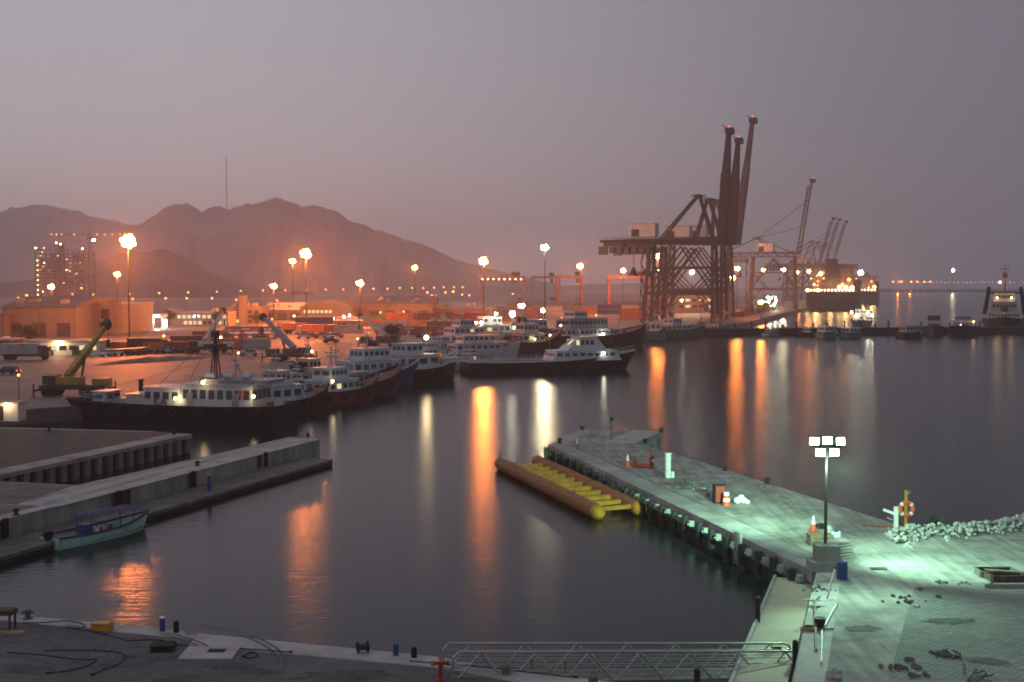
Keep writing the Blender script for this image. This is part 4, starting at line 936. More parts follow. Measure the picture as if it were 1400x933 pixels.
def boat(name, label, cat, sternp, bowp, B, Fb, hullm, houses, mast=None, rise=.9, deckm='deck_grey', rail=True, rim='rubber', group=None, bulwark=.55, fenders=0, L_fixed=None, flare=.18, stern=.82, white_rim=False, funnel=None, full=.55):
    s = G(sternp[0], sternp[1], 0); b = G(bowp[0], bowp[1], 0)
    rz = math.atan2(b.y - s.y, b.x - s.x); Lh = L_fixed or (b - s).length
    t = thing(name, label, cat, (s.x, s.y, 0), rz, group)
    vs, fs, st = hull_mesh(Lh, B, Fb, rise, flare, stern, full=full)
    h = MB().add(vs, fs).build('hull', hullm, t)
    n = len(st); dk = [(x, -hb * .96, z - .28) for x, hb, z in st] + [(x, hb * .96, z - .28) for x, hb, z in st]
    MB().add(dk, [(i, i + 1, i + 1 + n, i + n) for i in range(n - 1)]).build('deck', deckm, t)
    mb = MB()
    for sgn in (-1, 1):
        for (x0, h0, z0), (x1, h1, z1) in zip(st, st[1:]): mb.bar((x0, sgn * h0, z0), (x1, sgn * h1, z1), .22, .26)
    mb.bar((0, -st[0][1], st[0][2]), (0, st[0][1], st[0][2]), .22, .26)
    mb.build('gunwale', 'boat_white' if white_rim else rim, t)
    if rail:
        mb = MB(); k0 = int(n * .45)
        for sgn in (-1, 1):
            for (x0, h0, z0), (x1, h1, z1) in zip(st[k0:], st[k0 + 1:]):
                for q in (.5, .95): mb.bar((x0, sgn * h0 * .95, z0 + q), (x1, sgn * h1 * .95, z1 + q), .05)
                mb.bar((x0, sgn * h0 * .95, z0), (x0, sgn * h0 * .95, z0 + .95), .05)
        mb.build('rail', 'galv', t)
    for k in range(fenders):
        x, hb, z = st[int(1 + k * (n - 5) / max(1, fenders - 1))]
        for sgn in (-1, 1): MB().torus((x, sgn * (hb + .12), z - .75), .42, .17, 'y', 14, 6).build('tyre_fender', 'rubber', t)
    def deckz(x):
        for (x0, _, z0), (x1, _, z1) in zip(st, st[1:]):
            if x0 <= x <= x1: return z0 + (z1 - z0) * (x - x0) / (x1 - x0) - .28
        return st[0][2] - .28
    tops = []
    for hs in houses:                              # x0, x1 (fractions), width factor, base (None = deck, or index), height, front rake, back rake, windows, material, lit
        x0, x1, wf, base, hh, fr, br, nw, mt, lit = hs
        X0, X1 = Lh * x0, Lh * x1
        zb = deckz((X0 + X1) / 2) - .25 if base is None else tops[base] + .003
        hw = B / 2 * wf; zt = (deckz((X0 + X1) / 2) if base is None else zb) + hh
        ti = .94
        d = MB().hexa([(X0, -hw, zb), (X1, -hw, zb), (X1, hw, zb), (X0, hw, zb)], [(X0 + br, -hw * ti, zt), (X1 - fr, -hw * ti, zt), (X1 - fr, hw * ti, zt), (X0 + br, hw * ti, zt)]).build('deckhouse' if base is None else 'wheelhouse', mt, t, .07)
        MB().box(X0 + br - .25, X1 - fr + .3, -hw * ti - .2, hw * ti + .2, zt + .004, zt + .14).build('roof', mt, d)
        tops.append(zt + .145)
        w0, w1 = zt - hh * .58, zt - hh * .2
        f = lambda z: (z - zb) / (zt - zb)
        for sgn in (-1, 1):
            for i in range(nw):
                xa0 = X0 + br * .6 + (X1 - X0 - br - fr * .8) * (i + .18) / nw + .1; xa1 = X0 + br * .6 + (X1 - X0 - br - fr * .8) * (i + .85) / nw + .1
                y0 = sgn * (hw * (1 - (1 - ti) * f(w0)) + .012); y1 = sgn * (hw * (1 - (1 - ti) * f(w1)) + .012)
                g = 'window_lit' if rnd.random() < lit else 'glass_dark'
                lo = [(xa0, y0 - .02, w0), (xa1, y0 - .02, w0), (xa1, y0 + .02, w0), (xa0, y0 + .02, w0)]; hi = [(xa0, y1 - .02, w1), (xa1, y1 - .02, w1), (xa1, y1 + .02, w1), (xa0, y1 + .02, w1)]
                MB().hexa(lo, hi).build('window', g, d)
        if nw:
            for (xe, rk, sg) in ((X1, -fr, 1), (X0, br, -1)):
                k = max(2, int(hw * 2 / 1.3))
                for i in range(k):
                    ya, yb = -hw * .86 + hw * 1.72 * (i + .1) / k, -hw * .86 + hw * 1.72 * (i + .9) / k
                    xa, xb = xe + rk * f(w0) + sg * .015, xe + rk * f(w1) + sg * .015
                    MB().hexa([(xa - .02, ya, w0), (xa + .02, ya, w0), (xa + .02, yb, w0), (xa - .02, yb, w0)], [(xb - .02, ya, w1), (xb + .02, ya, w1), (xb + .02, yb, w1), (xb - .02, yb, w1)]).build('window', 'window_lit' if rnd.random() < lit * .6 else 'glass_dark', d)
    q = random.Random(int(sternp[0] * 13 + sternp[1]))
    if Lh > 11:
        for k in range(q.randint(3, 5)):           # whips, deck lockers, vents
            xf = q.uniform(.08, .5); y = q.uniform(-.3, .3) * B * .6; z0 = tops[0] if houses and houses[0][0] < xf < houses[0][1] - .04 else deckz(Lh * xf)
            MB().cyl((Lh * xf, y, z0), (Lh * xf + q.uniform(-.3, .3), y, z0 + q.uniform(1.8, 4.2)), .035, .015, 6).build('antenna', 'boat_white', t)
        for k in range(q.randint(3, 6)):
            xf = q.choice([q.uniform(.02, .10), q.uniform(.62, .86)]); z0 = deckz(Lh * xf); s_ = q.uniform(.35, .7); y = q.uniform(-.25, .25) * B
            MB().box(Lh * xf - s_, Lh * xf + s_, y - s_ * .7, y + s_ * .7, z0 + .004, z0 + s_ * 1.5).build('deck_locker', q.choice(['boat_grey', 'boat_cream', 'deck_red', 'orange_plastic', 'rubber', 'navy_cloth']), t, .04)
        if tops:
            m_ = MB().torus((Lh * (houses[0][0] + .05), B / 2 * houses[0][2] + .06, tops[0] - 1.1), .34, .09, 'y', 16, 6); m_.build('life_ring', 'orange_plastic', t)
    if mast:
        for (xf, zb, hh) in (mast if isinstance(mast, list) else [mast]):
            z0 = tops[zb] if zb is not None and tops else deckz(Lh * xf)
            m = MB().cyl((Lh * xf, 0, z0), (Lh * xf, 0, z0 + hh), .12, .06, 8); m.bar((Lh * xf, -1.1, z0 + hh * .7), (Lh * xf, 1.1, z0 + hh * .7), .1); m.bar((Lh * xf - .1, 0, z0), (Lh * xf - 1.1, 0, z0 + hh * .05), .1); m.bar((Lh * xf, 0, z0 + hh * .6), (Lh * xf - 1.0, 0, z0), .08); m.bar((Lh * xf, 0, z0 + hh * .97), (Lh * .93, 0, deckz(Lh * .93) + .8), .035); m.bar((Lh * xf, 0, z0 + hh * .97), (Lh * .03, 0, deckz(Lh * .03) + .8), .035)
            m = m.build('mast', 'boat_grey', t)
            MB().box(Lh * xf - .15, Lh * xf + .15, -.9, .9, z0 + hh * .5, z0 + hh * .5 + .22).build('radar', 'boat_white', m)
    if funnel:
        xf, zb, hh, mt = funnel; z0 = tops[zb]
        for y in (-B * .2, B * .2): MB().bar((Lh * xf, y, z0 - .1), (Lh * xf - .4, y, z0 + hh), 1.1, .8).build('funnel', mt, t)
    t['_tops'] = 0
    del t['_tops']
    return t, Lh, tops, deckz
def deck_lamp(t, x, y, z, m='lamp_warm', power=0, c=WARM, r=.2):
    l = MB().cyl((x, y, z - .5), (x, y, z), .05, .05, 6).build('lamp_bracket', 'galv', t); MB().ball((x, y, z), r, 8, 5).build('deck_lamp', m, l)
    if power: point(t, (x, y, z), c, power, r * 1.25)

# 1 the dark hulled workboat lettered KA
t, Lh, tp, dz = boat('workboat', 'long black workboat with white deckhouse lettered KA, nearest boat on the boat quay', 'workboat', (392, 583), (92, 573), 7.2, 2.45, 'hull_black',
    [(.10, .44, .8, None, 3.0, 1.0, .3, 8, 'boat_white', .12), (.425, .60, .72, None, 2.45, .5, 0, 4, 'boat_white', 0), (.04, .36, .7, 0, .45, 1.2, .2, 0, 'boat_grey', 0), (.60, .68, .6, None, 1.4, 0, 0, 0, 'boat_cream', 0), (.78, .84, .5, None, 1.5, 0, 0, 1, 'boat_white', 0)], [(.22, 2, 3.2)], rise=.12, fenders=7, stern=.9)
cu = bpy.data.curves.new('lettering', 'FONT'); cu.body = 'KA'; cu.size = 1.5; cu.extrude = .012
to = bpy.data.objects.new('lettering', cu); col.objects.link(to)
dg = bpy.context.evaluated_depsgraph_get(); me = bpy.data.meshes.new_from_object(to.evaluated_get(dg)); bpy.data.objects.remove(to)
lt = bpy.data.objects.new('lettering', me); col.objects.link(lt); me.materials.clear(); me.materials.append(M['hull_black']); lt.parent = t
# boat axis runs bow-left: its starboard/port side facing the camera is local +y
lt.rotation_euler = (math.pi / 2 - .045, 0, math.pi); lt.location = (Lh * .545, 7.2 / 2 * .72 + .03, dz(Lh * .5) + .25)
for i in range(3): MB().cyl((Lh * (.12 + .08 * i), 1.9, tp[2] + .4), (Lh * (.12 + .08 * i) + 1.2, 1.9, tp[2] + .4), .38, .38, 14).build('life_raft', 'boat_white', t)
MB().box(Lh * .30, Lh * .36, -1.6, 1.6, tp[0], tp[0] + .9).build('locker', 'boat_grey', t, .05)
mb = MB()
for y in (-2.8, 2.8):
    for q in (.5, 1.0): mb.bar((Lh * .03, y, tp[0] + q), (Lh * .40, y, tp[0] + q), .05)
    for k in range(13): mb.bar((Lh * .03 + Lh * .37 * k / 12, y, tp[0] - .05), (Lh * .03 + Lh * .37 * k / 12, y, tp[0] + 1.0), .05)
mb.build('roof_rail', 'galv', t)
for xf, s_ in ((.16, 3.1), (.36, 3.1)): MB().box(Lh * xf, Lh * xf + .85, s_ * .95, s_ * .985, dz(Lh * xf) + .1, dz(Lh * xf) + 2.0).build('door', 'boat_grey', t)
mb = MB()
for k in range(5): mb.bar((Lh * .31, 0, tp[0] + 6.4), (Lh * (.02 + .15 * k), 0, tp[0] + .3 if k < 3 else dz(Lh * .5) + 1.2), .04)
mb.build('rigging', 'steel_dark', t)
MB().box(Lh * .70, Lh * .75, -1.0, 1.0, dz(Lh * .7), dz(Lh * .7) + .8).build('hatch', 'boat_grey', t, .04); MB().cyl((Lh * .88, 0, dz(Lh * .88)), (Lh * .88, 0, dz(Lh * .88) + .9), .4, .4, 12).build('windlass', 'steel_dark', t)
mb = MB(); x = Lh * .31
for k in range(4): mb.bar((x - .5 + (k % 2), -.5 + (k // 2), tp[0]), (x, 0, tp[0] + 6.6), .15)
mb.box(x - 1.1, x + 1.1, -1.1, 1.1, tp[0] + 4.6, tp[0] + 4.9); mb.box(x - .35, x + .35, -.5, .5, tp[0] + 5.7, tp[0] + 6.6); mb.bar((x, -1.6, tp[0] + 4.0), (x, 1.6, tp[0] + 4.0), .12); mb.bar((x, 0, tp[0] + 6.5), (x, 0, tp[0] + 8.6), .07); mb.build('lattice_mast', 'steel_dark', t)
deck_lamp(t, Lh * .43, 3.35, dz(0) + 1.1, 'lamp_warm', 260); deck_lamp(t, Lh * .31, 3.25, dz(0) + 3.2, 'lamp_warm', 160); deck_lamp(t, Lh * .09, 3.3, dz(0) + 1.6, 'lamp_warm', 160)
# 2..7 the row along the boat quay
boat('pilot_boat', 'small white boat with raked dark windows tucked behind the lettered workboat', 'boat', (345, 571), (450, 560), 5, 1.9, 'hull_maroon', [(.12, .62, .75, None, 2.4, 1.6, .2, 3, 'boat_white', 0), (.2, .45, .6, 0, 1.8, .9, .2, 3, 'boat_white', 0)], (.3, 1, 3), fenders=4)
t, Lh, tp, dz = boat('tugboat', 'cream wheelhouse tug with a black mast cluster behind the small white boat', 'tug', (395, 542), (470, 537), 6, 2, 'hull_black', [(.1, .6, .75, None, 2.0, .3, .1, 4, 'boat_cream', .1), (.25, .5, .6, 0, 1.9, .4, .1, 3, 'boat_cream', .2)], (.35, 1, 4), fenders=4, funnel=(.15, 0, 1.6, 'hull_black')); deck_lamp(t, Lh * .3, -2, tp[1] + 1.2, 'lamp_warm', 60)
t, Lh, tp, dz = boat('workboat', 'red-hulled workboat with two-deck white house and a yellow lit window', 'workboat', (425, 556), (515, 543), 6, 1.9, 'hull_red', [(.08, .55, .8, None, 1.9, .5, .1, 5, 'boat_white', .2), (.15, .42, .6, 0, 1.7, .6, .1, 4, 'boat_white', 0)], (.3, 1, 3), fenders=5); deck_lamp(t, Lh * .12, -2.4, dz(1) + 1.9, 'lamp_warm', 60, (1, .95, .6))
boat('workboat', 'low red and black workboat, bow right, between the red-hulled and the blue-hulled boats', 'workboat', (455, 549), (548, 536), 5.5, 2.4, 'hull_maroon', [(.1, .4, .7, None, 2.0, .5, .1, 3, 'boat_grey', 0)], (.25, 0, 2.6), deckm='deck_red', fenders=5)
boat('workboat', 'blue-hulled workboat with a tall white house and two rusty doors', 'workboat', (446, 533), (575, 524), 7, 2.5, 'hull_blue', [(.18, .70, .8, None, 2.3, .8, .3, 6, 'boat_white', 0), (.3, .60, .62, 0, 1.9, .6, .2, 5, 'boat_white', .1)], [(.42, 1, 4.5), (.1, None, 6)], fenders=6, white_rim=True)
t, Lh, tp, dz = boat('workboat', 'black-hulled workboat with white bulwark and a blazing warm lamp on its wheelhouse', 'workboat', (530, 526), (625, 518), 6.5, 2.7, 'hull_black', [(.12, .6, .8, None, 2.6, .2, .1, 3, 'boat_white', 0), (.15, .4, .6, 0, 1.9, .3, .1, 3, 'boat_white', 0), (.62, .99, .9, None, .5, 1.0, 0, 0, 'boat_white', 0)], (.3, 1, 5), fenders=5, white_rim=True)
deck_lamp(t, Lh * .46, -1.5, tp[1] + .9, 'lamp_warm', 1500, (1, .72, .36), .42); MB().ball((Lh * .68, -1, dz(Lh * .68) + 1.1), 1.1, 10, 6).build('float_buoy', 'yellow_paint', t)
boat('dinghy', 'small grey dinghy between the white-bulwark workboat and the long crew boat', 'dinghy', (606, 508), (646, 503), 2.6, 1.3, 'boat_grey', [(.3, .5, .5, None, .9, .3, 0, 0, 'boat_white', 0)], None, rail=False, rim='boat_white')
for a in (('white launch with a dark canvas top between the red-hulled and blue-hulled boats', (392, 553), (438, 549), 3.8, 1.2, 'boat_white', 1.5, 4), ('small grey launch moored behind the blue-hulled workboat', (500, 521), (556, 516), 4.5, 1.5, 'boat_grey', 1.8, 5), ('white fishing boat with two masts behind the white-bulwark workboat', (560, 512), (618, 506), 5, 1.7, 'boat_white', 2.0, 4), ('low white launch behind the stern of the crew boat', (628, 503), (674, 500), 4, 1.3, 'boat_white', 1.6, 4), ('cream fishing boat alongside the three-decked yacht', (566, 500), (612, 496), 5, 1.6, 'boat_cream', 2.2, 4), ('dark launch at the quay behind the three-decked yacht', (585, 489), (640, 484), 5, 1.7, 'hull_black', 2.1, 5), ('small white boat at the quay left of the red-decked tug', (668, 476), (706, 474), 5, 1.6, 'boat_white', 2.0, 4), ('grey launch squeezed behind the pilot boat and the cream tug', (380, 549), (432, 543), 4.2, 1.4, 'boat_grey', 1.8, 5)):
    boat('launch', a[0], 'boat', a[1], a[2], a[3], a[4], a[5], [(.15, .6, .75, None, a[6], .6, .15, a[7], 'boat_white' if a[5] != 'boat_white' else 'boat_grey', .08), (.22, .42, .55, 0, 1.0, .4, .1, 3, 'boat_white', 0)], [(.3, 1, 3.4), (.75, None, 4.0)] if 'fishing' in a[0] else (.3, 1, 2.6), fenders=3, rim='boat_white' if a[5] == 'hull_black' else 'rubber')
# 8 long crew boat
t, Lh, tp, dz = boat('crew_boat', 'long black-hulled crew boat with raked white cabin near bow and long open after deck', 'crew boat', (636, 511), (868, 505), 7.6, 2.3, 'hull_black', [(.47, .88, .84, None, 1.7, 1.2, 1.0, 8, 'boat_white', 0), (.56, .80, .66, 0, 2.6, 2.2, 3.0, 4, 'boat_white', .2)], [(.66, 1, 2.2)], rise=.75, fenders=0, white_rim=True, stern=.92)
deck_lamp(t, Lh * .77, -3.3, dz(Lh * .77) + .9, 'lamp_white', 40, WHT, .16)
mb = MB()
for sgn in (-1, 1):
    for k in range(16):
        x = Lh * .02 + k * Lh * .45 / 15; mb.bar((x, sgn * 3.5, dz(x)), (x, sgn * 3.5, dz(x) + 1.1), .06)
    for q in (.55, 1.1): mb.bar((Lh * .02, sgn * 3.5, dz(1) + q), (Lh * .47, sgn * 3.5, dz(Lh * .3) + q), .06)
mb.build('after_rail', 'boat_white', t)
# behind it
WB = 'white boats moored behind the crew boat'
boat('motor_yacht', 'white motor yacht with a row of dark windows behind the crew boat stern', 'yacht', (606, 494), (712, 490), 6, 2.2, 'boat_white', [(.1, .75, .8, None, 1.9, 2.2, .2, 7, 'boat_white', 0), (.2, .6, .65, 0, 1.8, 2.0, .2, 5, 'boat_white', 0)], (.4, 1, 3), group=WB, rim='boat_white')
boat('motor_yacht', 'larger white motor yacht with three decks left of the dark ship with amber lamps', 'yacht', (600, 482), (690, 478), 7, 2.3, 'boat_white', [(.08, .8, .8, None, 2.1, 1.5, .2, 7, 'boat_white', .1), (.15, .65, .7, 0, 2.0, 1.5, .2, 6, 'boat_white', .1), (.25, .5, .5, 1, 1.8, 1, .2, 4, 'boat_white', 0)], (.35, 2, 3), group=WB, rim='boat_white')
boat('motor_yacht', 'slim white cruiser with a sloped bow touching the dark ship with amber lamps', 'yacht', (660, 487), (728, 485), 5, 1.9, 'boat_white', [(.1, .65, .75, None, 1.8, 2.4, .2, 5, 'boat_white', 0)], (.3, 0, 3), group=WB, rim='boat_white')
t, Lh, tp, dz = boat('ship', 'dark ship with amber deck lamps between the white cruiser and the crew boat cabin', 'ship', (700, 489), (768, 487), 8, 3.6, 'hull_maroon', [(.1, .55, .8, None, 2.4, .3, .1, 4, 'boat_grey', .2), (.15, .45, .6, 0, 2.3, .3, .1, 4, 'boat_cream', .2)], [(.3, 1, 5)], deckm='deck_red', fenders=4)
for xf, zz, p in ((.3, 1.2, 60), (.6, 1.6, 120), (.9, 2.0, 90)): deck_lamp(t, Lh * xf, -4.1 * (1 if xf < .7 else .5), dz(Lh * xf) + zz, 'lamp_warm', p, (1, .6, .2), .22)
t, Lh, tp, dz = boat('tugboat', 'red-decked tug with black funnels and a lattice mast among the far ships', 'tug', (700, 476), (772, 474), 8, 2.8, 'hull_maroon', [(.15, .7, .8, None, 2.6, .4, .1, 5, 'deck_red', 0), (.25, .6, .6, 0, 2.4, .4, .1, 4, 'boat_white', 0)], [(.45, 1, 7), (.2, 0, 8)], deckm='deck_red', funnel=(.2, 0, 3.2, 'hull_black'), fenders=4)
t, Lh, tp, dz = boat('supply_ship', 'big grey-white supply ship with a tall wheelhouse and a long row of openings, bow right', 'ship', (756, 477), (884, 473), 10, 3.3, 'hull_black', [(.06, .56, .82, None, 2.4, .2, .1, 11, 'boat_white', .05), (.1, .50, .75, 0, 2.6, .3, .1, 10, 'boat_grey', .05), (.16, .30, .6, 1, 1.8, .5, .1, 5, 'boat_white', 0)], [(.25, 2, 6), (.7, None, 7)], deckm='deck_red', fenders=6, white_rim=False)
deck_lamp(t, Lh * .42, -5, dz(Lh * .4) + .9, 'lamp_white', 50, WHT, .2)
t, Lh, tp, dz = boat('work_ship', 'grey work ship with a glaring white work lamp left of the big supply ship', 'ship', (640, 470), (745, 468), 9, 3, 'boat_grey', [(.1, .5, .8, None, 2.6, .3, .1, 5, 'boat_grey', .1), (.15, .4, .6, 0, 2.4, .3, .1, 4, 'boat_white', .2)], [(.3, 1, 5)], fenders=0)
for xf, zz, p, r in ((.04, 3.5, 300, .3), (.10, 3.6, 200, .3), (.29, 6.2, 400, .4), (.5, 6.0, 1300, .9), (.97, 4.5, 700, .6)): deck_lamp(t, Lh * xf, -4.4 if xf < .9 else 0, dz(Lh * xf) + zz, 'lamp_white', p, WHT, r)
mb = MB().bar((Lh * .5, -4.4, dz(1)), (Lh * .5, -4.4, dz(1) + 5.6), .2); mb.build('lamp_post', 'boat_grey', t)
boat('tugboat', 'small tug seen stern-on at the corner of the crane quay', 'tug', (897, 465), (893, 458), 7.5, 2.4, 'hull_green', [(.25, .6, .5, None, 3.2, .3, .2, 2, 'boat_white', 0)], [(.45, 0, 4.5)], L_fixed=16, fenders=3)
t, Lh, tp, dz = boat('workboat', 'green-hulled workboat with a pale low house and an orange crane arm below the quay cranes', 'workboat', (904, 463), (964, 459), 7, 2.5, 'hull_green', [(.1, .65, .7, None, 1.9, .4, .1, 5, 'boat_white', 0), (.15, .35, .55, 0, 2.0, .4, .1, 3, 'boat_white', 0)], [(.28, 1, 4)], deckm='deck_red', fenders=4)
MB().bar((Lh * .72, 0, dz(Lh * .7)), (Lh * .92, 0, dz(Lh * .7) + 3.4), .5).build('crane_arm', 'orange_plastic', t)
boat('workboat', 'pale low workboat right of the green-hulled workboat', 'workboat', (966, 458), (1015, 455), 5.5, 1.7, 'boat_grey', [(.2, .5, .6, None, 1.9, .3, .1, 3, 'boat_cream', 0)], [(.3, 0, 3)])
# row in front of the dark jetty
a, b = G(900, 459, 0), G(1700, 455, 0); d = (b - a).normalized(); n_ = Vector((-d.y, d.x, 0))
slab('jetty', [a, b, b + n_ * 7, a + n_ * 7], 'rubber', -5, 2.3)
k = 0
for f in [i / 24 for i in range(1, 24)]:
    p = a.lerp(b, f * .62) + n_ * rnd.uniform(2, 5)
    if f > .1:
        t = thing('mooring_post', '%s mooring post from the left on the dark jetty' % ORD[k], 'mooring post', (p.x, p.y, 2.3), 0, 'mooring posts on the dark jetty'); k += 1
        MB().cyl((0, 0, 0), (0, 0, rnd.uniform(1.2, 2.6)), .35, .3, 8).build('post', 'rubber', t); MB().cyl((0, 0, 0), (0, 0, .12), .6, .6, 8).build('base', 'steel_dark', t)
SB = 'small boats moored at the dark jetty'
boat('cabin_boat', 'small white cabin boat moored at the left of the dark jetty', 'boat', (1046, 459.5), (1066, 458.5), 3.6, 1.0, 'boat_grey', [(.2, .7, .8, None, 1.5, .6, .1, 3, 'boat_white', 0)], None, group=SB, rail=False)
boat('cabin_boat', 'low white boat with an orange lit stern second along the dark jetty', 'boat', (1114, 460), (1092, 459.5), 4, 1.2, 'hull_black', [(.25, .75, .75, None, 1.9, .8, .1, 3, 'boat_white', 0)], None, group=SB, rail=False)
boat('ferry_boat', 'teal-hulled passenger boat with a white awning on posts', 'boat', (1120, 462), (1143, 461.5), 5, 1.7, 'hull_teal', [(.1, .85, .85, None, 2.3, .3, .1, 5, 'boat_white', 0)], [(.2, 0, 3)], group=SB)
boat('cabin_boat', 'small boat with a blue-white canopy left of the lit tug', 'boat', (1152, 462), (1177, 461), 4.5, 1.5, 'hull_teal', [(.15, .8, .8, None, 1.9, .5, .1, 3, 'boat_white', 0)], None, group=SB)
t, Lh, tp, dz = boat('tugboat', 'yellow-lit tug with four white deck lamps behind the dark jetty', 'tug', (1178, 449), (1174, 441), 8.5, 2.8, 'hull_green', [(.1, .6, .8, None, 2.5, .3, .1, 3, 'boat_cream', .6), (.2, .5, .6, 0, 2.2, .3, .1, 3, 'boat_cream', .4)], [(.35, 1, 4)], L_fixed=22, fenders=0)
for y in (-4.1, -2.4, 2.0, 3.9): deck_lamp(t, 1.6, y, dz(1) + 2.4 + (abs(y) > 3) * 0 + (y in (-2.4, 3.9)) * 1.3, 'lamp_white', 260, (1, 1, .75), .34)
boat('work_barge', 'dark barge with a flat white canopy on posts', 'barge', (1230, 462), (1262, 461.5), 5, 1.7, 'hull_black', [(.1, .85, .8, None, 2.5, .1, .1, 5, 'boat_grey', 0)], None, group=SB, rail=False, stern=.95)
boat('workboat', 'blue and red workboat seen bow-on with a black-roofed wheelhouse', 'workboat', (1277, 456), (1276, 463.5), 6.8, 2.4, 'hull_blue', [(.3, .62, .7, None, 2.6, .4, .1, 3, 'boat_white', 0), (.35, .55, .62, 0, 1.6, .3, .1, 2, 'hull_black', 0)], [(.42, 1, 4)], group=SB, L_fixed=22, fenders=3, rise=.6)
t, Lh, tp, dz = boat('workboat', 'broad black workboat seen bow-on with small warm lamps left of the big tug', 'workboat', (1317, 457), (1315, 465), 9.5, 2.8, 'hull_black', [(.3, .62, .75, None, 2.4, .4, .1, 4, 'boat_cream', .1), (.36, .55, .6, 0, 1.4, .3, .1, 3, 'boat_grey', 0)], [(.42, 1, 3)], group=SB, L_fixed=20, fenders=3, rise=.35)
deck_lamp(t, Lh * .63, 3.4, tp[0] - .3, 'lamp_warm', 40, (1, .5, .3), .2); deck_lamp(t, Lh * .63, -.8, dz(Lh * .6) + .9, 'lamp_warm', 40, WARM, .2)
t, Lh, tp, dz = boat('tugboat', 'big ocean tug seen bow-on with two black funnels, red mast and lit bridge', 'tug', (1374, 449), (1368, 459), 16, 4.0, 'hull_black', [(.25, .75, .82, None, 3.2, .5, .1, 5, 'boat_cream', 0), (.3, .68, .62, 0, 3.6, .6, .1, 4, 'boat_grey', 0), (.36, .62, .5, 1, 3.2, .6, .1, 4, 'boat_cream', .15)], None, L_fixed=34, fenders=5, rise=.3, flare=.1)
for y in (-7.2, 7.2): MB().bar((Lh * .45, y, dz(Lh * .4) + 2.2), (Lh * .43, y * .8, tp[2] + 2.4), 1.7, 2.0, 1.3, 1.5).build('funnel', 'hull_black', t)
MB().bar((Lh * .44, -6.0, tp[1] + 3.4), (Lh * .44, 6.0, tp[1] + 3.4), .5, .8).build('platform', 'steel_dark', t)
m = MB().cyl((Lh * .5, 0, tp[2]), (Lh * .5, 0, tp[2] + 11), .35, .12, 8); m.bar((Lh * .5, -1.6, tp[2] + 8), (Lh * .5, 1.6, tp[2] + 8), .15); m.box(Lh * .5 - .5, Lh * .5 + .5, -.9, .9, tp[2] + 6, tp[2] + 7.6); m = m.build('mast', 'red_paint', t)
MB().box(Lh * .5 + .4, Lh * .5 + .6, -1.6, 1.6, tp[2] + 9.2, tp[2] + 9.6).build('radar', 'boat_grey', m); MB().ball((Lh * .52, -1.8, tp[2] + 4.2), .4, 8, 5).build('mast_lamp', 'lamp_warm', m)
MB().bar((Lh * .5, -1.8, tp[2] + 3.6), (Lh * .5, 0, tp[2] + 3.6), .12).build('lamp_bracket', 'galv', m)
for y in (-2.6, 2.6): deck_lamp(t, Lh * .66, y, tp[1] + 1.6, 'lamp_warm', 120, (1, .6, .3), .32)
MB().ball((Lh * .72, 0, tp[0] + 1), 1.5, 10, 6).build('fire_monitor', 'steel_dark', t)
# container ships at the far quay
def big_ship(px, D, Wd, Lh, Hh, label, lamps, tower=24):
    p = AD(px, 400, D); t = thing('container_ship', label, 'container ship', (p.x, p.y, 0), math.pi / 2 - cz, 'container ships lying at the far quay')
    vs, fs, st = hull_mesh(Lh, Wd, Hh, .25, .12, .96, full=.8, keel=-1); MB().add(vs, fs).build('hull', 'hull_maroon', t)
    n = len(st); MB().add([(x, -hb * .97, z - .3) for x, hb, z in st] + [(x, hb * .97, z - .3) for x, hb, z in st], [(i, i + 1, i + 1 + n, i + n) for i in range(n - 1)]).build('deck', 'deck_red', t)
    d = MB().box(16, 30, -Wd * .42, Wd * .42, Hh - .3, Hh + tower * .72).build('accommodation', 'wall_brown', t)
    for k in range(5):
        for i in range(8):
            y = -Wd * .38 + i * Wd * .76 / 7; z = Hh + 1.6 + k * tower * .13
            MB().box(15.9, 15.985, y - .7, y + .7, z, z + 1.2).build('window', 'window_amber' if rnd.random() < .15 else 'glass_dark', d)
    MB().box(18, 30, -Wd * .5, Wd * .5, Hh + tower * .72 + .01, Hh + tower * .86).build('bridge', 'wall_grey', t)
    MB().box(12, 18, -4, 4, Hh + .01, Hh + tower).build('funnel', 'steel_dark', t)
    MB().cyl((24, 0, Hh + tower * .86), (24, 0, Hh + tower * 1.3), .5, .2, 8).build('mast', 'boat_cream', t)
    mb = MB()
    for i in range(9):
        x = 38 + i * (Lh - 70) / 9
        mb.box(x, x + 12.2, -Wd * .44, Wd * .44, Hh, Hh + 2.6 * (2 + (i * 7) % 3))
    mb.build('deck_cargo', 'cont_brown', t)
    for i in range(lamps):
        y = -Wd * .48 + Wd * .96 * (i + .5) / lamps
        l = MB().bar((.8, y, Hh - .2), (.8, y, Hh + 2.2), .12).build('lamp_post', 'galv', t); MB().ball((.8, y, Hh + 2.4), rnd.choice([.5, .6, 1.1]), 8, 5).build('deck_lamp', 'lamp_warm', l)
    for i in range(lamps):
        y = -Wd * .44 + Wd * .88 * (i + .5) / lamps; z = Hh + rnd.uniform(4, 15)
        l = MB().bar((15, y, z), (15.98, y, z), .12).build('lamp_bracket', 'galv', t); MB().ball((14.9, y, z), rnd.choice([.6, 1.2]), 8, 5).build('deck_lamp', 'lamp_sodium_small' if i % 2 else 'lamp_warm', l)
    for y in (-Wd * .3, 0, Wd * .3): point(t, (6, y, Hh + 6), (1, .45, .15), 4000, .8)
    return t
big_ship(1135, 850, 34, 210, 11, 'brightly lit container ship, its dark stern toward the camera, strung with deck lamps', 14)
big_ship(1180, 1090, 24, 180, 10, 'second lit ship farther off, showing past the right side of the nearer container ship', 8, 18)
p = G(1061, 424)
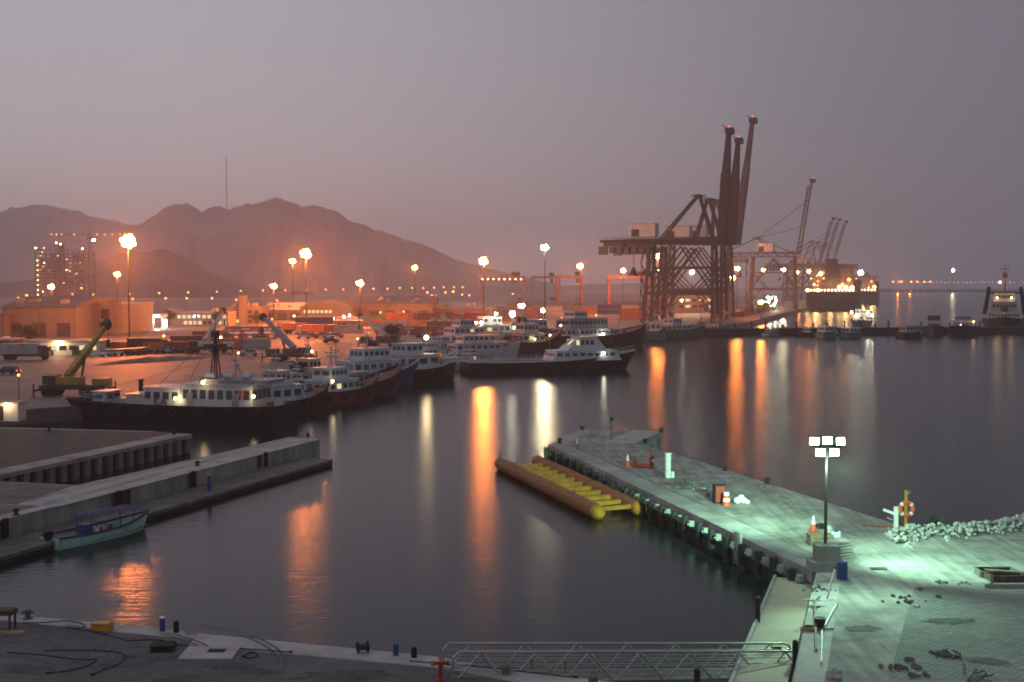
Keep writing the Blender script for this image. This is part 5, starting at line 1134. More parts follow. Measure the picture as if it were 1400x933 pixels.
t = thing('floodlit_machine', 'cluster of glaring white lamps on a working machine at the end of the crane quay', 'loading machine', (p.x - 6, p.y - 6, QZ))
MB().box(-5, 5, -2.2, 2.2, 1.2, 3.4).build('chassis', 'cont_green', t); 
for x in (-3.4, 3.4):
    for y in (-2, 2): MB().cyl((x, y - .4, .8), (x, y + .4, .8), .8, .8, 12).build('wheel', 'rubber', t)
MB().bar((-3, 0, 3.4), (3.5, 0, 9), 1.0).build('boom', 'cont_green', t); MB().box(-4.6, -2.2, -1.4, 1.4, 3.42, 5.6).build('cab', 'house_white', t)
for i in range(16):
    x, z = -6 + rnd.uniform(0, 12), rnd.uniform(2.2, 8)
    l = MB().bar((x, -2.0, z - .6), (x, -2.4, z), .1).build('lamp_bracket', 'galv', t); MB().ball((x, -2.6, z), .42, 8, 5).build('work_lamp', 'lamp_white', l)
point(t, (0, -4, 5), WHT, 9000, .8)

# skiff at the floating dock, blue tarpaulin beside it
s, b = G(68, 751, 0), G(203, 722, 0); Lh = (b - s).length
t = thing('skiff', 'small open mint-green skiff with blue gunwale moored at the floating dock', 'skiff', (s.x, s.y, 0), math.atan2(b.y - s.y, b.x - s.x))
vs, fs, st = hull_mesh(Lh, 2.5, .74, .7, .3, .8, keel=-.2, full=.45)
MB().add(vs, fs, True).build('hull', 'mint_hull', t); n = len(st)
MB().add([(x, -hb * .94, .28) for x, hb, z in st] + [(x, hb * .94, .28) for x, hb, z in st], [(i, i + 1, i + 1 + n, i + n) for i in range(n - 1)]).build('floor', 'deck_grey', t)
mb = MB()
for sgn in (-1, 1):
    for (x0, h0, z0), (x1, h1, z1) in zip(st, st[1:]): mb.bar((x0, sgn * h0, z0), (x1, sgn * h1, z1), .12, .13)
mb.build('gunwale', 'navy_cloth', t)
for xf in (.2, .42, .66): MB().box(Lh * xf - .16, Lh * xf + .16, -.95, .95, .44, .52).build('thwart', 'wood', t)
MB().box(Lh * .30, Lh * .38, -.42, .42, .29, 1.25).build('console', 'blue_plastic', t, .04)
o = MB().box(-.35, .15, -.22, .22, .72, 1.25); o.box(-.28, -.05, -.1, .1, -.3, .72); o.build('outboard_motor', 'hull_black', t, .05)
vs = []; n = 10
for i in range(n + 1):
    for j in range(5): vs.append((Lh * (.30 + .50 * i / n), -.95 + 1.9 * j / 4, 1.86 + .05 * math.sin(i * 1.3) + .12 * (1 - abs(j - 2) / 2)))
MB().add(vs, [(5 * i + j, 5 * i + 5 + j, 5 * i + 6 + j, 5 * i + 1 + j) for i in range(n) for j in range(4)], True).build('awning', 'navy_cloth', t)
for xf in (.33, .77):
    for y in (-.8, .8): MB().cyl((Lh * xf, y * (1 if xf < .5 else .8), .35), (Lh * xf, y, 1.88), .035, .035, 8).build('awning_post', 'blue_plastic', t)
for i, (xf, y, r, h, m, nm, lab) in enumerate(((.46, -.3, .26, .62, 'white_paint', 'drum', 'white drum standing in the middle of the mint-green skiff'), (.53, .2, .24, .5, 'boat_cream', 'drum', 'cream drum behind the white drum in the mint-green skiff'), (.60, -.2, .22, .42, 'red_paint', 'fuel_can', 'red fuel can in the mint-green skiff'))):
    P = Vector((s.x, s.y, 0)) + (b - s).normalized() * Lh * xf + Vector((0, y, .285)); q = thing(nm, lab, 'drum' if nm == 'drum' else 'fuel can', P)
    MB().cyl((0, 0, 0), (0, 0, h), r, r, 16).build('body', m, q, .02); MB().cyl((.08, 0, h), (.08, 0, h + .06), .06, .06, 10).build('cap', 'rubber', q)
# ------------------------------------------------------------------ foreground: pier furniture
def pile(t, h=2.9, r=.24):
    MB().cyl((0, 0, -4), (0, 0, h), r, r, 12).build('pile', 'pile_black', t)
PW0, PW1 = G(752, 607.5), G(1115, 780); pdv = (PW1 - PW0).normalized(); out = Vector((pdv.y, -pdv.x, 0)); out = out if out.x < 0 else -out
npile = 24; Lp = (PW1 - PW0).length
for i in range(npile):
    f = (i + .35) / npile; p = PW0 + pdv * (Lp * f + rnd.uniform(-.25, .25)) + out * (.55 + rnd.uniform(0, .1))
    t = thing('fender_pile', '%s dark fender pile from the far corner along the left face of the lit pier' % ORD[i], 'fender pile', (p.x, p.y, 0), 0, 'fender piles along the pier face')
    MB().cyl((0, 0, -4), (0, 0, QZ - .22 + rnd.uniform(-.12, .12)), .27, .25, 12).build('pile', 'pile_black', t)
    b = MB().box(-.32, .32, -.12, .12, .9, 1.15); b.build('bracket', 'steel_dark', t).rotation_euler = (0, 0, math.atan2(pdv.y, pdv.x))
    if i > 9:
        q = p + pdv * .75 - out * .1
        t2 = thing('rubber_buffer', '%s pale-topped buffer block under the pier edge, counting towards the lamp post' % ORD[i - 10], 'fender', (q.x, q.y, QZ - .62), math.atan2(pdv.y, pdv.x), 'buffer blocks under the pier edge')
        MB().hexa([(-.24, -.2, -.2), (.24, -.2, -.2), (.24, .2, -.2), (-.24, .2, -.2)], [(-.19, -.14, .2), (.19, -.14, .2), (.19, .2, .2), (-.19, .2, .2)]).build('block', 'concrete_wall', t2, .04)
        MB().cyl((0, -.24, -.05), (0, -.15, -.05), .08, .08, 10).build('bolt_plate', 'galv', t2)
# lower band of the pier wall (wet, weed covered) and coping
a, b = PW0 + out * .02, PW1 + out * .02
struct(MB().hexa([(a.x, a.y, -4), (b.x, b.y, -4), ((b + out * .1).x, (b + out * .1).y, -4), ((a + out * .1).x, (a + out * .1).y, -4)], [(a.x, a.y, .7), (b.x, b.y, .7), ((b + out * .1).x, (b + out * .1).y, .7), ((a + out * .1).x, (a + out * .1).y, .7)]).build('pier_waterline_band', 'sheet_pile'))
a, b = PW0 + out * .005, PW1 + out * .005
struct(MB().hexa([(a.x, a.y, QZ - .7), (b.x, b.y, QZ - .7), ((b + out * .22).x, (b + out * .22).y, QZ - .7), ((a + out * .22).x, (a + out * .22).y, QZ - .7)], [(a.x, a.y, QZ - .003), (b.x, b.y, QZ - .003), ((b + out * .22).x, (b + out * .22).y, QZ - .003), ((a + out * .22).x, (a + out * .22).y, QZ - .003)]).build('pier_coping', 'concrete'))
p = G(1016, 733) + out * .3; t = thing('ladder', 'pale access ladder hanging down the face of the lit pier', 'ladder', (p.x, p.y, 0), math.atan2(pdv.y, pdv.x))
MB().box(-.4, .4, -.12, .06, .3, QZ + .25).build('backing_plate', 'concrete_pale', t); mb = MB()
for x in (-.28, .28): mb.bar((x, -.2, .1), (x, -.2, QZ + .4), .06)
for k in range(9): mb.bar((-.28, -.2, .2 + k * .24), (.28, -.2, .2 + k * .24), .045)
mb.build('rung_frame', 'galv', t)
p = G(752, 640, 0) + Vector((-.4, -.3, 0)); t = thing('guide_pile', 'dark yellow-green guide pile at the far left corner of the lit pier', 'pile', (p.x, p.y, 0))
MB().cyl((0, 0, -4), (0, 0, 2.1), .2, .2, 12).build('pile', 'olive_pile', t); MB().box(-.1, .7, -.1, .1, 1.2, 1.4).build('bracket', 'steel_dark', t)
def bollard(px, py, label, m='rubber', z=QZ, s=1.0, group=None, name='bollard'):
    s *= .58; p = G(px, py, z); t = thing(name, label, 'bollard', (p.x, p.y, z), 0, group)
    MB().cyl((0, 0, 0), (0, 0, .08 * s), .38 * s, .38 * s, 14).build('base', m, t)
    MB().cyl((0, 0, .08 * s), (0, 0, .5 * s), .2 * s, .17 * s, 14).build('post', m, t)
    o = MB().ball((0, 0, .52 * s), .3 * s, 14, 6, .6); o.bar((-.45 * s, 0, .46 * s), (.45 * s, 0, .46 * s), .14 * s); o.build('head', m, t)
BG = 'mooring bollards on the quay edges'
for a in ((765, 606, 'dark bollard at the far left corner of the lit pier', 1.3), (796, 588, 'dark bollard on the back edge of the lit pier head', 1.3), (904, 591, 'dark bollard at the far right corner of the lit pier head', 1.3), (882, 606.5, 'dark bollard at the end of the raised strip on the pier head', 1.2), (991, 643.5, 'reddish bollard on the right edge of the lit pier, nearer the pier head', 1.0), (1049, 661, 'dark bollard on the right edge of the lit pier, behind the white bag', 1.2),
          (22, 704, 'dark bollard at the near end of the pale pier', 1.1), (270, 637, 'dark bollard half way along the pale pier', 1.1), (421, 598, 'dark bollard at the far tip of the pale pier', 1.1), (67, 589, 'dark bollard on the left quay, back edge', 1.1), (238, 594, 'dark bollard at the corner of the left quay', 1.1)):
    bollard(a[0], a[1], a[2], 'rubber', QZ + .012, a[3], BG)
# black rubber fenders and niches on the pale pier
for i, (px, py) in enumerate(((4, 711), (160, 673), (262, 646), (361, 620))):
    p = G(px, py) + pn * .16; t = thing('rubber_fender', ['black upright fender at the near left end of the pale pier', 'black upright fender on the pale pier behind the skiff awning', 'black upright fender half way along the pale pier', 'black upright fender on the outer part of the pale pier'][i], 'fender', (p.x, p.y, 0), math.atan2(pd.y, pd.x), 'black fenders on the pale pier')
    MB().box(-.2, .2, -.15, .2, .66, QZ + .12).build('rubber_block', 'rubber', t, .06); MB().box(-.3, .3, -.16, -.12, .7, QZ - .1).build('mounting_plate', 'steel_dark', t)
    if i in (1, 3):
        q = p + pd * (-1.15 if i == 1 else 1.0) - pn * .12; u = thing('ladder', 'rusty ladder recess beside the black fender %s' % ('behind the skiff awning' if i == 1 else 'on the outer part of the pale pier'), 'ladder', (q.x, q.y, 0), math.atan2(pd.y, pd.x), 'ladders on the pale pier')
        mb = MB()
        for x in (-.28, .28): mb.bar((x, 0, .65), (x, 0, QZ), .07)
        for k in range(6): mb.bar((-.28, 0, .7 + k * .22), (.28, 0, .7 + k * .22), .05)
        mb.build('rail', 'steel_dark', u); MB().box(-.45, .45, -.03 + .04, .07 - .04 + .02, 0.66, QZ - .05).build('backing_plate', 'sheet_pile', u)
p = G(286, 672, .6); t = thing('dock_post', 'blue dock post with a white cap on the floating dock', 'post', (p.x, p.y, .6)); MB().cyl((0, 0, 0), (0, 0, 1.35), .16, .16, 14).build('post', 'blue_plastic', t); MB().cyl((0, 0, 1.35), (0, 0, 1.5), .17, .05, 14).build('cap', 'boat_grey', t)
# floating orange pontoon raft: two long tubes, yellow cross beams, yellow domed ends
A0, A1, B0, B1 = G(684, 634, .55), G(816, 700, .55), G(735, 631, .55), G(873, 695, .55)
o = Vector((A1.x, A1.y, 0)); t = thing('pontoon_raft', 'floating raft of two orange tubes joined by yellow beams, moored beside the lit pier', 'pontoon', o)
for (p, q) in ((A0, A1), (B0, B1)):
    p, q = p - o, q - o; d = (q - p).normalized()
    MB().cyl(p, q, .60, .60, 20).build('tube', 'orange_tube', t)
    for f in (.33, .66): c = p.lerp(q, f); MB().cyl(c - d * .1, c + d * .1, .635, .635, 20).build('joint_ring', 'orange_tube', t)
    c = MB().cyl(q, q + d * .35, .59, .57, 18); c.cyl(q + d * .35, q + d * .6, .57, .46, 18); c.cyl(q + d * .6, q + d * .78, .46, .24, 18); c.build('end_cap', 'yellow_paint', t)
    c = MB().cyl(p - d * .7, p, .28, .60, 18); c.build('end_cap', 'rubber', t); mb = MB().bar(p + Vector((0, 0, .55)), p + Vector((0, 0, 1.1)), .1); mb.build('mooring_post', 'steel_dark', t)
for i in range(11):
    f = .12 + .865 * i / 10; p, q = A0.lerp(A1, f) - o, B0.lerp(B1, f) - o; d = (q - p).normalized()
    MB().bar(p + d * .5 + Vector((0, 0, .12)), q - d * .5 + Vector((0, 0, .12)), .6 if i < 10 else .3, .30).build('cross_beam', 'yellow_paint', t)

for (p, q) in ((A0, A1), (B0, B1)):
    p, q = p - o, q - o; d = (q - p).normalized()
    for i in range(9):
        c = p.lerp(q, (i + .5) / 9); MB().cyl(c - d * .05, c + d * .05, .612, .612, 20).build('weld_seam', 'deck_red', t)
    for f in (.2, .8): c = p.lerp(q, f) + Vector((0, 0, .58)); MB().torus(c + Vector((0, 0, .12)), .13, .035, 'y', 14, 6).build('lifting_eye', 'steel_dark', t)
    MB().hexa([p + Vector((-.1, 0, -.62)), q + Vector((-.1, 0, -.62)), q + Vector((.1, 0, -.62)), p + Vector((.1, 0, -.62))], [p + Vector((-.1, 0, -.50)), q + Vector((-.1, 0, -.50)), q + Vector((.1, 0, -.50)), p + Vector((.1, 0, -.50))]).build('keel_strip', 'rubber', t)
def cable(pts, label, r=.022):
    P = [G(x, y) for x, y in pts]; o_ = P[0]; t = thing('cable', label, 'cable', (o_.x, o_.y, QZ + .035)); mb = MB(); c = []
    for i in range(len(P) - 1):
        p0, p1, p2, p3_ = P[max(0, i - 1)], P[i], P[i + 1], P[min(len(P) - 1, i + 2)]
        for k in range(8):
            u = k / 8; c.append(.5 * ((2 * p1) + (p2 - p0) * u + (2 * p0 - 5 * p1 + 4 * p2 - p3_) * u * u + (3 * p1 - p0 - 3 * p2 + p3_) * u ** 3) - Vector((o_.x, o_.y, QZ)))
    for a_, b_ in zip(c, c[1:]): mb.cyl(a_, b_, r, r, 6)
    mb.build('sheath', 'rubber', t); MB().cyl(c[-1], c[-1] + Vector((.18, 0, .0)), .05, .05, 8).build('plug', 'rubber', t)
cable([(30, 853), (62, 852), (95, 850), (116, 856), (108, 860), (90, 859), (128, 865), (165, 874), (178, 877), (215, 876), (260, 885), (330, 888), (400, 893)], 'long dark cable looping along the near quay from the green bollard')
cable([(10, 893), (60, 897), (110, 903), (132, 903), (120, 911), (96, 918), (60, 922)], 'dark hose curving over the paving at the left')
cable([(60, 891), (120, 890), (160, 893), (172, 900), (160, 910), (120, 925)], 'second dark hose curving over the paving, nearer the lids')
cable([(330, 899), (345, 893), (352, 897), (343, 901), (330, 899)], 'small loop of cable lying right of the manhole')
cable([(560, 905), (600, 908), (660, 913), (720, 920), (790, 928)], 'dark cable running along the capping behind the hydrant')
for (px, py, rx, ry, rot) in ((150, 905, 2.4, .9, .2), (330, 915, 1.5, .6, -.3), (470, 925, 2.2, .7, .1), (55, 915, 1.6, .7, 0), (250, 928, 1.2, .5, .4), (1180, 860, .9, .5, .2), (1300, 850, 1.4, .6, .1), (1350, 905, 1.0, .5, -.3)):
    c = G(px, py); q = random.Random(px); pts = []
    for k in range(22):
        a_ = 2 * math.pi * k / 22; rr = 1 + .28 * q.uniform(-1, 1); x, y = rx * rr * math.cos(a_), ry * rr * math.sin(a_); pts.append(Vector((c.x + x * math.cos(rot) - y * math.sin(rot), c.y + x * math.sin(rot) + y * math.cos(rot), 0)))
    sheet('oil_stain', pts, 'oil_stain', .0155 + px * 1e-6)

# things standing on the lit pier
def valve(px, py, label, tall=True, s=1.0, rz=0):
    p = G(px, py); t = thing('fire_hydrant' if tall else 'pipe_valve', label, 'hydrant' if tall else 'pipe valve', (p.x, p.y, QZ + .01), rz)
    mb = MB().cyl((0, 0, 0), (0, 0, .1 * s), .3 * s, .3 * s, 14); mb.cyl((0, 0, .1 * s), (0, 0, 1.15 * s), .14 * s, .14 * s, 14); mb.build('stand_pipe', 'red_paint', t)
    MB().cyl((-.5 * s, 0, 1.15 * s), (.5 * s, 0, 1.15 * s), .12 * s, .12 * s, 14).build('cross_pipe', 'red_paint', t)
    for x in (-.5, .5): MB().cyl((x * s - .06, 0, 1.15 * s), (x * s + .06, 0, 1.15 * s), .17 * s, .17 * s, 14).build('outlet_cap', 'orange_plastic' if x < 0 else 'red_paint', t)
    MB().torus((0, 0, 1.5 * s), .2 * s, .03 * s, 'z', 18, 6).build('hand_wheel', 'red_paint', t); MB().cyl((0, 0, 1.3 * s), (0, 0, 1.5 * s), .04 * s, .04 * s, 8).build('spindle', 'red_paint', t)
valve(602, 931, 'rust-red hydrant with two outlets on the quay edge left of the gangway', True, .62, .1)
valve(889, 641, 'red hydrant standing beside the pale post on the lit pier', True, .8, .9)
p = G(868, 639); t = thing('pipe_section', 'red pipe fittings lying on the lit pier between the small cone and the hydrant', 'pipe', (p.x + .6, p.y - .3, QZ), -.5)
MB().cyl((-.7, 0, .2), (.9, 0, .2), .19, .19, 14).build('pipe', 'red_paint', t)
for x in (-.7, .9): MB().cyl((x - .06, 0, .3), (x + .06, 0, .3), .3, .3, 14).build('flange', 'red_paint', t)
def cone(px, py, label, s=1.0, name='traffic_cone'):
    p = G(px, py); t = thing(name, label, 'traffic cone', (p.x, p.y, QZ + .01), .3, 'traffic cones on the lit pier')
    MB().box(-.26 * s, .26 * s, -.26 * s, .26 * s, 0, .06 * s).build('base', 'orange_plastic', t, .015)
    MB().cyl((0, 0, .06 * s), (0, 0, .48 * s), .22 * s, .13 * s, 18).build('body', 'orange_plastic', t); MB().cyl((0, 0, .482 * s), (0, 0, .98 * s), .13 * s, .05 * s, 18).build('top', 'white_paint', t)
cone(1112, 727.5, 'orange and white traffic cone near the wooden crate on the lit pier', 1.05)
cone(858, 638.5, 'small red and white cone beside the red pipe fittings', 1.1)
p = G(913, 654); t = thing('shore_supply_post', 'tall pale supply post with a small box at its foot on the lit pier', 'supply post', (p.x, p.y, QZ), .3)
MB().box(-.2, .2, -.17, .17, .02, 2.0).build('column', 'white_paint', t, .03); MB().box(-.25, .25, -.21, .21, 2.002, 2.09).build('cap', 'white_paint', t); MB().box(.24, .5, -.2, .05, .02, .55).build('meter_box', 'white_paint', t, .02)
p = G(983, 688); t = thing('cabinet', 'red and black equipment cabinet standing on the lit pier', 'cabinet', (p.x, p.y, QZ), .15)
MB().box(-.42, .42, -.32, .32, .04, 1.35).build('body', 'rubber', t, .03); MB().box(-.34, .34, -.36, -.325, .12, 1.28).build('door', 'red_paint', t); MB().box(.2, .26, -.39, -.362, .6, .8).build('handle', 'steel_dark', t)
p = G(993, 692); t = thing('traffic_barrel', 'orange and white plastic barrel beside the red cabinet', 'barrel', (p.x, p.y, QZ)); 
for z0, z1, m, r in ((.0, .34, 'orange_plastic', .29), (.342, .56, 'white_paint', .26), (.562, .78, 'orange_plastic', .24), (.782, 1.0, 'white_paint', .21)): MB().cyl((0, 0, z0), (0, 0, z1), r, r - .02, 18).build('band', m, t)
p = G(1013, 689); t = thing('sack', 'white sacks heaped on the lit pier right of the barrel', 'sack', (p.x, p.y, QZ)); mb = MB()
for i, (x, y, z, r) in enumerate(((-.25, 0, .25, .3), (.2, .1, .24, .28), (.0, -.1, .5, .24), (.45, -.1, .15, .2))): mb.ball((x, y, z), r, 10, 7, .85)
mb.build('bag', 'white_paint', t)
def debris(px, py, label, n, sx, sy, mt, seed, r=(.1, .28), name='debris_pile', cat='debris', long=False):
    p = G(px, py); t = thing(name, label, cat, (p.x, p.y, QZ)); q = random.Random(seed); mb = MB()
    for i in range(n):
        x, y = q.gauss(0, sx), q.gauss(0, sy); rr = q.uniform(*r); hh = max(0, 1 - math.hypot(x / max(sx, .01), y / max(sy, .01)) / 2)
        mb.rock((x, y, rr * .45 + hh * r[1] * .9 * (n > 14)), rr, seed * 100 + i)
    mb.build('lump', mt, t)
    if long:
        m2 = MB()
        for i in range(4): a_ = q.uniform(0, 3.1); m2.bar((q.gauss(0, sx * .5), q.gauss(0, sy * .5), .25 + .1 * i), (q.gauss(0, sx * .5) + math.cos(a_) * 1.1, q.gauss(0, sy * .5) + math.sin(a_) * .8, .3 + .1 * i), .09)
        m2.build('offcut', 'wood_dark', t)
debris(938, 668, 'dark heap of ropes and scrap left of the red cabinet', 60, .5, .2, 'rubble', 3, (.05, .16), long=True)
p = G(1122, 723); t = thing('toolbox', 'small dark box beside the traffic cone', 'box', (p.x, p.y, QZ)); MB().box(-.28, .28, -.18, .18, .01, .3).build('body', 'rubber', t, .02); MB().bar((-.15, 0, .36), (.15, 0, .36), .04).build('handle', 'steel_dark', t)
p = G(1121, 745); t = thing('wooden_crate', 'brown wooden crate left of the lamp post', 'crate', (p.x, p.y, QZ), .05)
for k in range(3): MB().box(-.72, .72, -.42, .42, .06 + k * .21, .24 + k * .21).build('slat', 'wood', t, .01)
for x in (-.6, .6): MB().box(x - .06, x + .06, -.46, .46, .01, .67).build('corner_batten', 'wood', t)
p = G(1143, 745); t = thing('water_container', 'translucent white water container with a blue label right of the lamp post', 'container', (p.x, p.y, QZ)); MB().cyl((0, 0, 0), (0, 0, .8), .3, .3, 18).build('body', 'white_paint', t, .03); MB().cyl((0, 0, .25), (0, 0, .5), .305, .305, 18).build('label_band', 'boat_grey', t); MB().cyl((0, 0, .8), (0, 0, .95), .12, .1, 12).build('cap', 'blue_plastic', t)
p = G(1139, 735); t = thing('white_dome', 'small white plastic tub upside down behind the water container', 'tub', (p.x, p.y + 1.2, QZ)); MB().ball((0, 0, .25), .3, 14, 6, 1, 0).build('tub', 'white_paint', t); MB().cyl((0, 0, 0), (0, 0, .25), .34, .3, 14).build('rim', 'white_paint', t)
# lamp post on its concrete block
p = G(1131, 783); bx = p
t = thing('foundation_block', 'grey concrete block on a wider plinth carrying the dock lamp post', 'concrete block', (p.x, p.y + .7, QZ), .0)
MB().box(-.85, 1.1, -.7, .7, 0, .55).build('plinth', 'concrete', t, .02); MB().box(-.55, .75, -.6, .45, .552, 1.45).build('block', 'concrete_wall', t, .02)
base = Vector((p.x + .02, p.y + .55, QZ + 1.455)); top = AD(1137, 609, base.y)
t = thing('dock_lamp', 'tall dock lamp post with blazing greenish-white floodlights at the landward end of the pier', 'lamp post', base)
Hh = top.z - base.z
MB().cyl((0, 0, 0), (0, 0, .05), .24, .24, 14).build('base_plate', 'galv', t); MB().cyl((0, 0, .05), (0, 0, Hh), .10, .07, 14).build('pole', 'steel_dark', t)
MB().bar((-.8, .1, Hh - .05), (.8, .1, Hh - .05), .1).build('cross_arm', 'steel_dark', t)
MB().bar((-.5, 0, Hh - .62), (.5, 0, Hh - .62), .08).build('cross_arm', 'steel_dark', t)
for (x, z, yaw) in ((-.68, .2, .35), (.0, .24, 0), (.68, .2, -.35), (-.36, -.42, .2), (.36, -.42, -.2)):
    f = MB().hexa([(-.27, -.10, -.20), (.27, -.10, -.20), (.2, .2, -.12), (-.2, .2, -.12)], [(-.27, -.16, .22), (.27, -.16, .22), (.2, .2, .16), (-.2, .2, .16)]).build('floodlight', 'steel_dark', t)
    f.location = (x, -.06, Hh + z); f.rotation_euler = (R(-14), 0, -yaw)
    MB().hexa([(-.24, -.16, -.165), (.24, -.16, -.165), (.24, -.145, -.165), (-.24, -.145, -.165)][:0] or [(-.245, -.125, -.175), (.245, -.125, -.175), (.245, -.11, -.175), (-.245, -.11, -.175)], [(-.245, -.18, .195), (.245, -.18, .195), (.245, -.165, .195), (-.245, -.165, .195)]).build('lens', 'lamp_cool', f)
    MB().bar((-.3, .05, -.1), (-.3, .05, .1), .04).build('bracket', 'galv', f)
    mb = MB().bar((x, .1, Hh - .05 if z > 0 else Hh - .62), (x, .08, Hh + z - .12), .06); mb.build('yoke', 'galv', t)
lp_ = Vector((0, -.3, Hh - 1.2))
DOCK = point(t, lp_, COOL, DOCKW * .17, .5)
def towards(P): return Vector(P) - base
spot(t, (-.9, .9, Hh - .9), towards(G(940, 655)), COOL, DOCKW * 12.5, 62, .3, 1)
spot(t, (.9, -.7, Hh - .9), towards(G(1360, 762)), COOL, DOCKW * 3.7, 104, .3, 1)
spot(t, (.5, -.8, Hh - .9), towards(G(1250, 900)), COOL, DOCKW * 2.1, 100, .3, 1)
spot(t, (.2, .8, Hh - .9), towards(G(1120, 715)), COOL, DOCKW * 1.3, 90, .3, 1)
p = G(1146, 767); t = thing('plank_stack', 'stack of pale planks and slats beside the concrete block', 'plank stack', (p.x + .25, p.y + .9, QZ), .5)
for k in range(6): MB().box(-.9, .9 - .1 * (k % 3), -.55 + .05 * k, .5, .02 + k * .17, .13 + k * .17).build('plank', 'boat_cream' if k % 2 else 'concrete_pale', t)
p = G(1143, 792); t = thing('drum', 'blue plastic drum standing against the concrete block', 'drum', (p.x + .35, p.y + .1, QZ + .015)); MB().cyl((0, 0, 0), (0, 0, .92), .29, .29, 18).build('body', 'blue_plastic', t, .03)
for z in (.3, .6): MB().torus((0, 0, z), .29, .02, 'z', 22, 6).build('hoop', 'blue_plastic', t)
MB().cyl((.1, 0, .92), (.1, 0, .96), .06, .06, 10).build('bung', 'white_paint', t)
# white pipes and cut branch on the capping
def pipe(p, q, label, r=.06, name='white_pipe', cat='pipe', m='white_paint'):
    t = thing(name, label, cat, (p.x, p.y, 0)); d = q - Vector((p.x, p.y, 0)); s_ = Vector((0, 0, p.z)); MB().cyl(s_, d, r, r, 12).build('tube', m, t)
    u = (d - s_).normalized(); MB().cyl(d - u * .08, d + u * .05, r * 1.25, r * 1.25, 12).build('socket', 'steel_dark', t); return t
pipe(G(1131, 818, QZ + .1), G(1142, 777, QZ + 1.35), 'white pipe leaning upright against the blue drum', .055)
pipe(G(1127, 857, QZ + .09), G(1144, 826, QZ + .09), 'white pipe lying slantwise across the pale capping', .045)
pipe(G(1123, 906, QZ + .09), G(1124, 862, QZ + .09), 'white pipe lying straight along the pale capping', .05)
p = G(1116, 892); t = thing('cut_branch', 'bare pole topped by a spray of leafy branches lying on the capping', 'branch', (p.x, p.y, QZ)); e = G(1114, 828) - Vector((p.x, p.y, QZ)); e.z = .25
MB().bar((0, 0, .1), e, .09, .09).build('stem', 'wood', t); mb = MB(); q = random.Random(9)
for i in range(26):
    a_ = q.uniform(0, 6.28); l = q.uniform(.3, .85); d = Vector((math.cos(a_), math.sin(a_) * .9, q.uniform(-.15, .35))) * l; s_ = Vector((-d.y, d.x, 0)).normalized() * .07
    mb.add([e, e + d * .5 + s_, e + d, e + d * .5 - s_], [(0, 1, 2, 3)])
mb.build('leaf', 'leaf', t)
p = G(1121, 858); t = thing('bucket', 'small black bucket on the capping beside the slanting pipe', 'bucket', (p.x, p.y, QZ + .013)); MB().cyl((0, 0, 0), (0, 0, .42), .2, .26, 16).build('body', 'rubber', t); MB().torus((0, 0, .42), .26, .02, 'z', 20, 6).build('rim', 'steel_dark', t)
p = G(1106, 862); t = thing('rope_coil', 'coil of rope lying on the capping left of the branch', 'rope', (p.x, p.y, QZ + .013)); mb = MB()
for k in range(3): mb.torus((0, 0, .05 + .05 * k), .36 - .05 * k, .04, 'z', 22, 6)
mb.build('coil', 'wood', t)
pipe(G(1116, 861, QZ + .07), G(1138, 860, QZ + .07), 'short dark rod lying across the capping', .035, 'rod', 'rod', 'steel_dark')
p = G(1120, 806); t = thing('leaf_litter', 'scatter of dark leaves on the capping below the concrete block', 'leaves', (p.x, p.y, QZ + .02)); mb = MB(); q = random.Random(4)
for i in range(22): x, y, a_ = q.gauss(0, .45), q.gauss(0, .5), q.uniform(0, 6); u = Vector((math.cos(a_), math.sin(a_), .2)) * .16; v = Vector((-u.y, u.x, .1)) * .5; c = Vector((x, y, .03)); mb.add([c - u, c + v, c + u, c - v], [(0, 1, 2, 3)])
mb.build('leaf', 'leaf', t)
# fender piles on the landing platform, left-quay posts
for (px, py, z, h, lab, m, capm) in ((1036, 850, 1.0, 1.2, 'blue-capped dark post on the outer edge of the landing platform', 'pile_black', 'blue_plastic'), (1087, 905, 1.0, .9, 'black post between the landing platform and the quay wall', 'rubber', 'rubber'),
        (222, 863, QZ, .6, 'blue post with a white side on the near quay edge', 'blue_plastic', 'white_paint'), (241, 865, QZ, .45, 'black post beside the blue post on the near quay edge', 'rubber', 'rubber'), (541, 896, QZ, .45, 'short blue post on the near quay edge left of the hydrant', 'blue_plastic', 'blue_plastic'), (566, 899, QZ, .36, 'short black post on the near quay edge left of the hydrant', 'rubber', 'rubber'), (953, 930, QZ, .4, 'black post by the near corner below the gangway', 'rubber', 'rubber')):
    p = G(px, py, z); t = thing('mooring_post', lab, 'post', (p.x, p.y, z + .012)); MB().cyl((0, 0, -1.9 if z < 2 else 0), (0, 0, h), .125, .125, 14).build('post', m, t); MB().cyl((0, 0, h), (0, 0, h + .07), .13, .08, 14).build('cap', capm, t)
for px, py, lab in ((727, 916, 'thin red marker post on the capping under the gangway, left one'), (773, 921, 'thin red marker post on the capping under the gangway, right one')):
    p = G(px, py); t = thing('marker_post', lab, 'marker post', (p.x, p.y, QZ + .01)); MB().cyl((0, 0, 0), (0, 0, .5), .03, .03, 10).build('post', 'red_paint', t); MB().box(-.07, .07, -.02, .02, .36, .46).build('plate', 'orange_plastic', t)
for px, py, lab in ((692, 922, 'dark rusty block at the quay end of the gangway, left one'), (811, 936, 'dark rusty block at the quay end of the gangway, right one')):
    p = G(px, py); t = thing('anchor_block', lab, 'anchor block', (p.x, p.y, QZ + .01), .3); MB().box(-.16, .16, -.16, .16, 0, .3).build('block', 'rubble', t, .03); MB().torus((0, 0, .36), .09, .02, 'y', 16, 6).build('ring', 'red_paint', t)
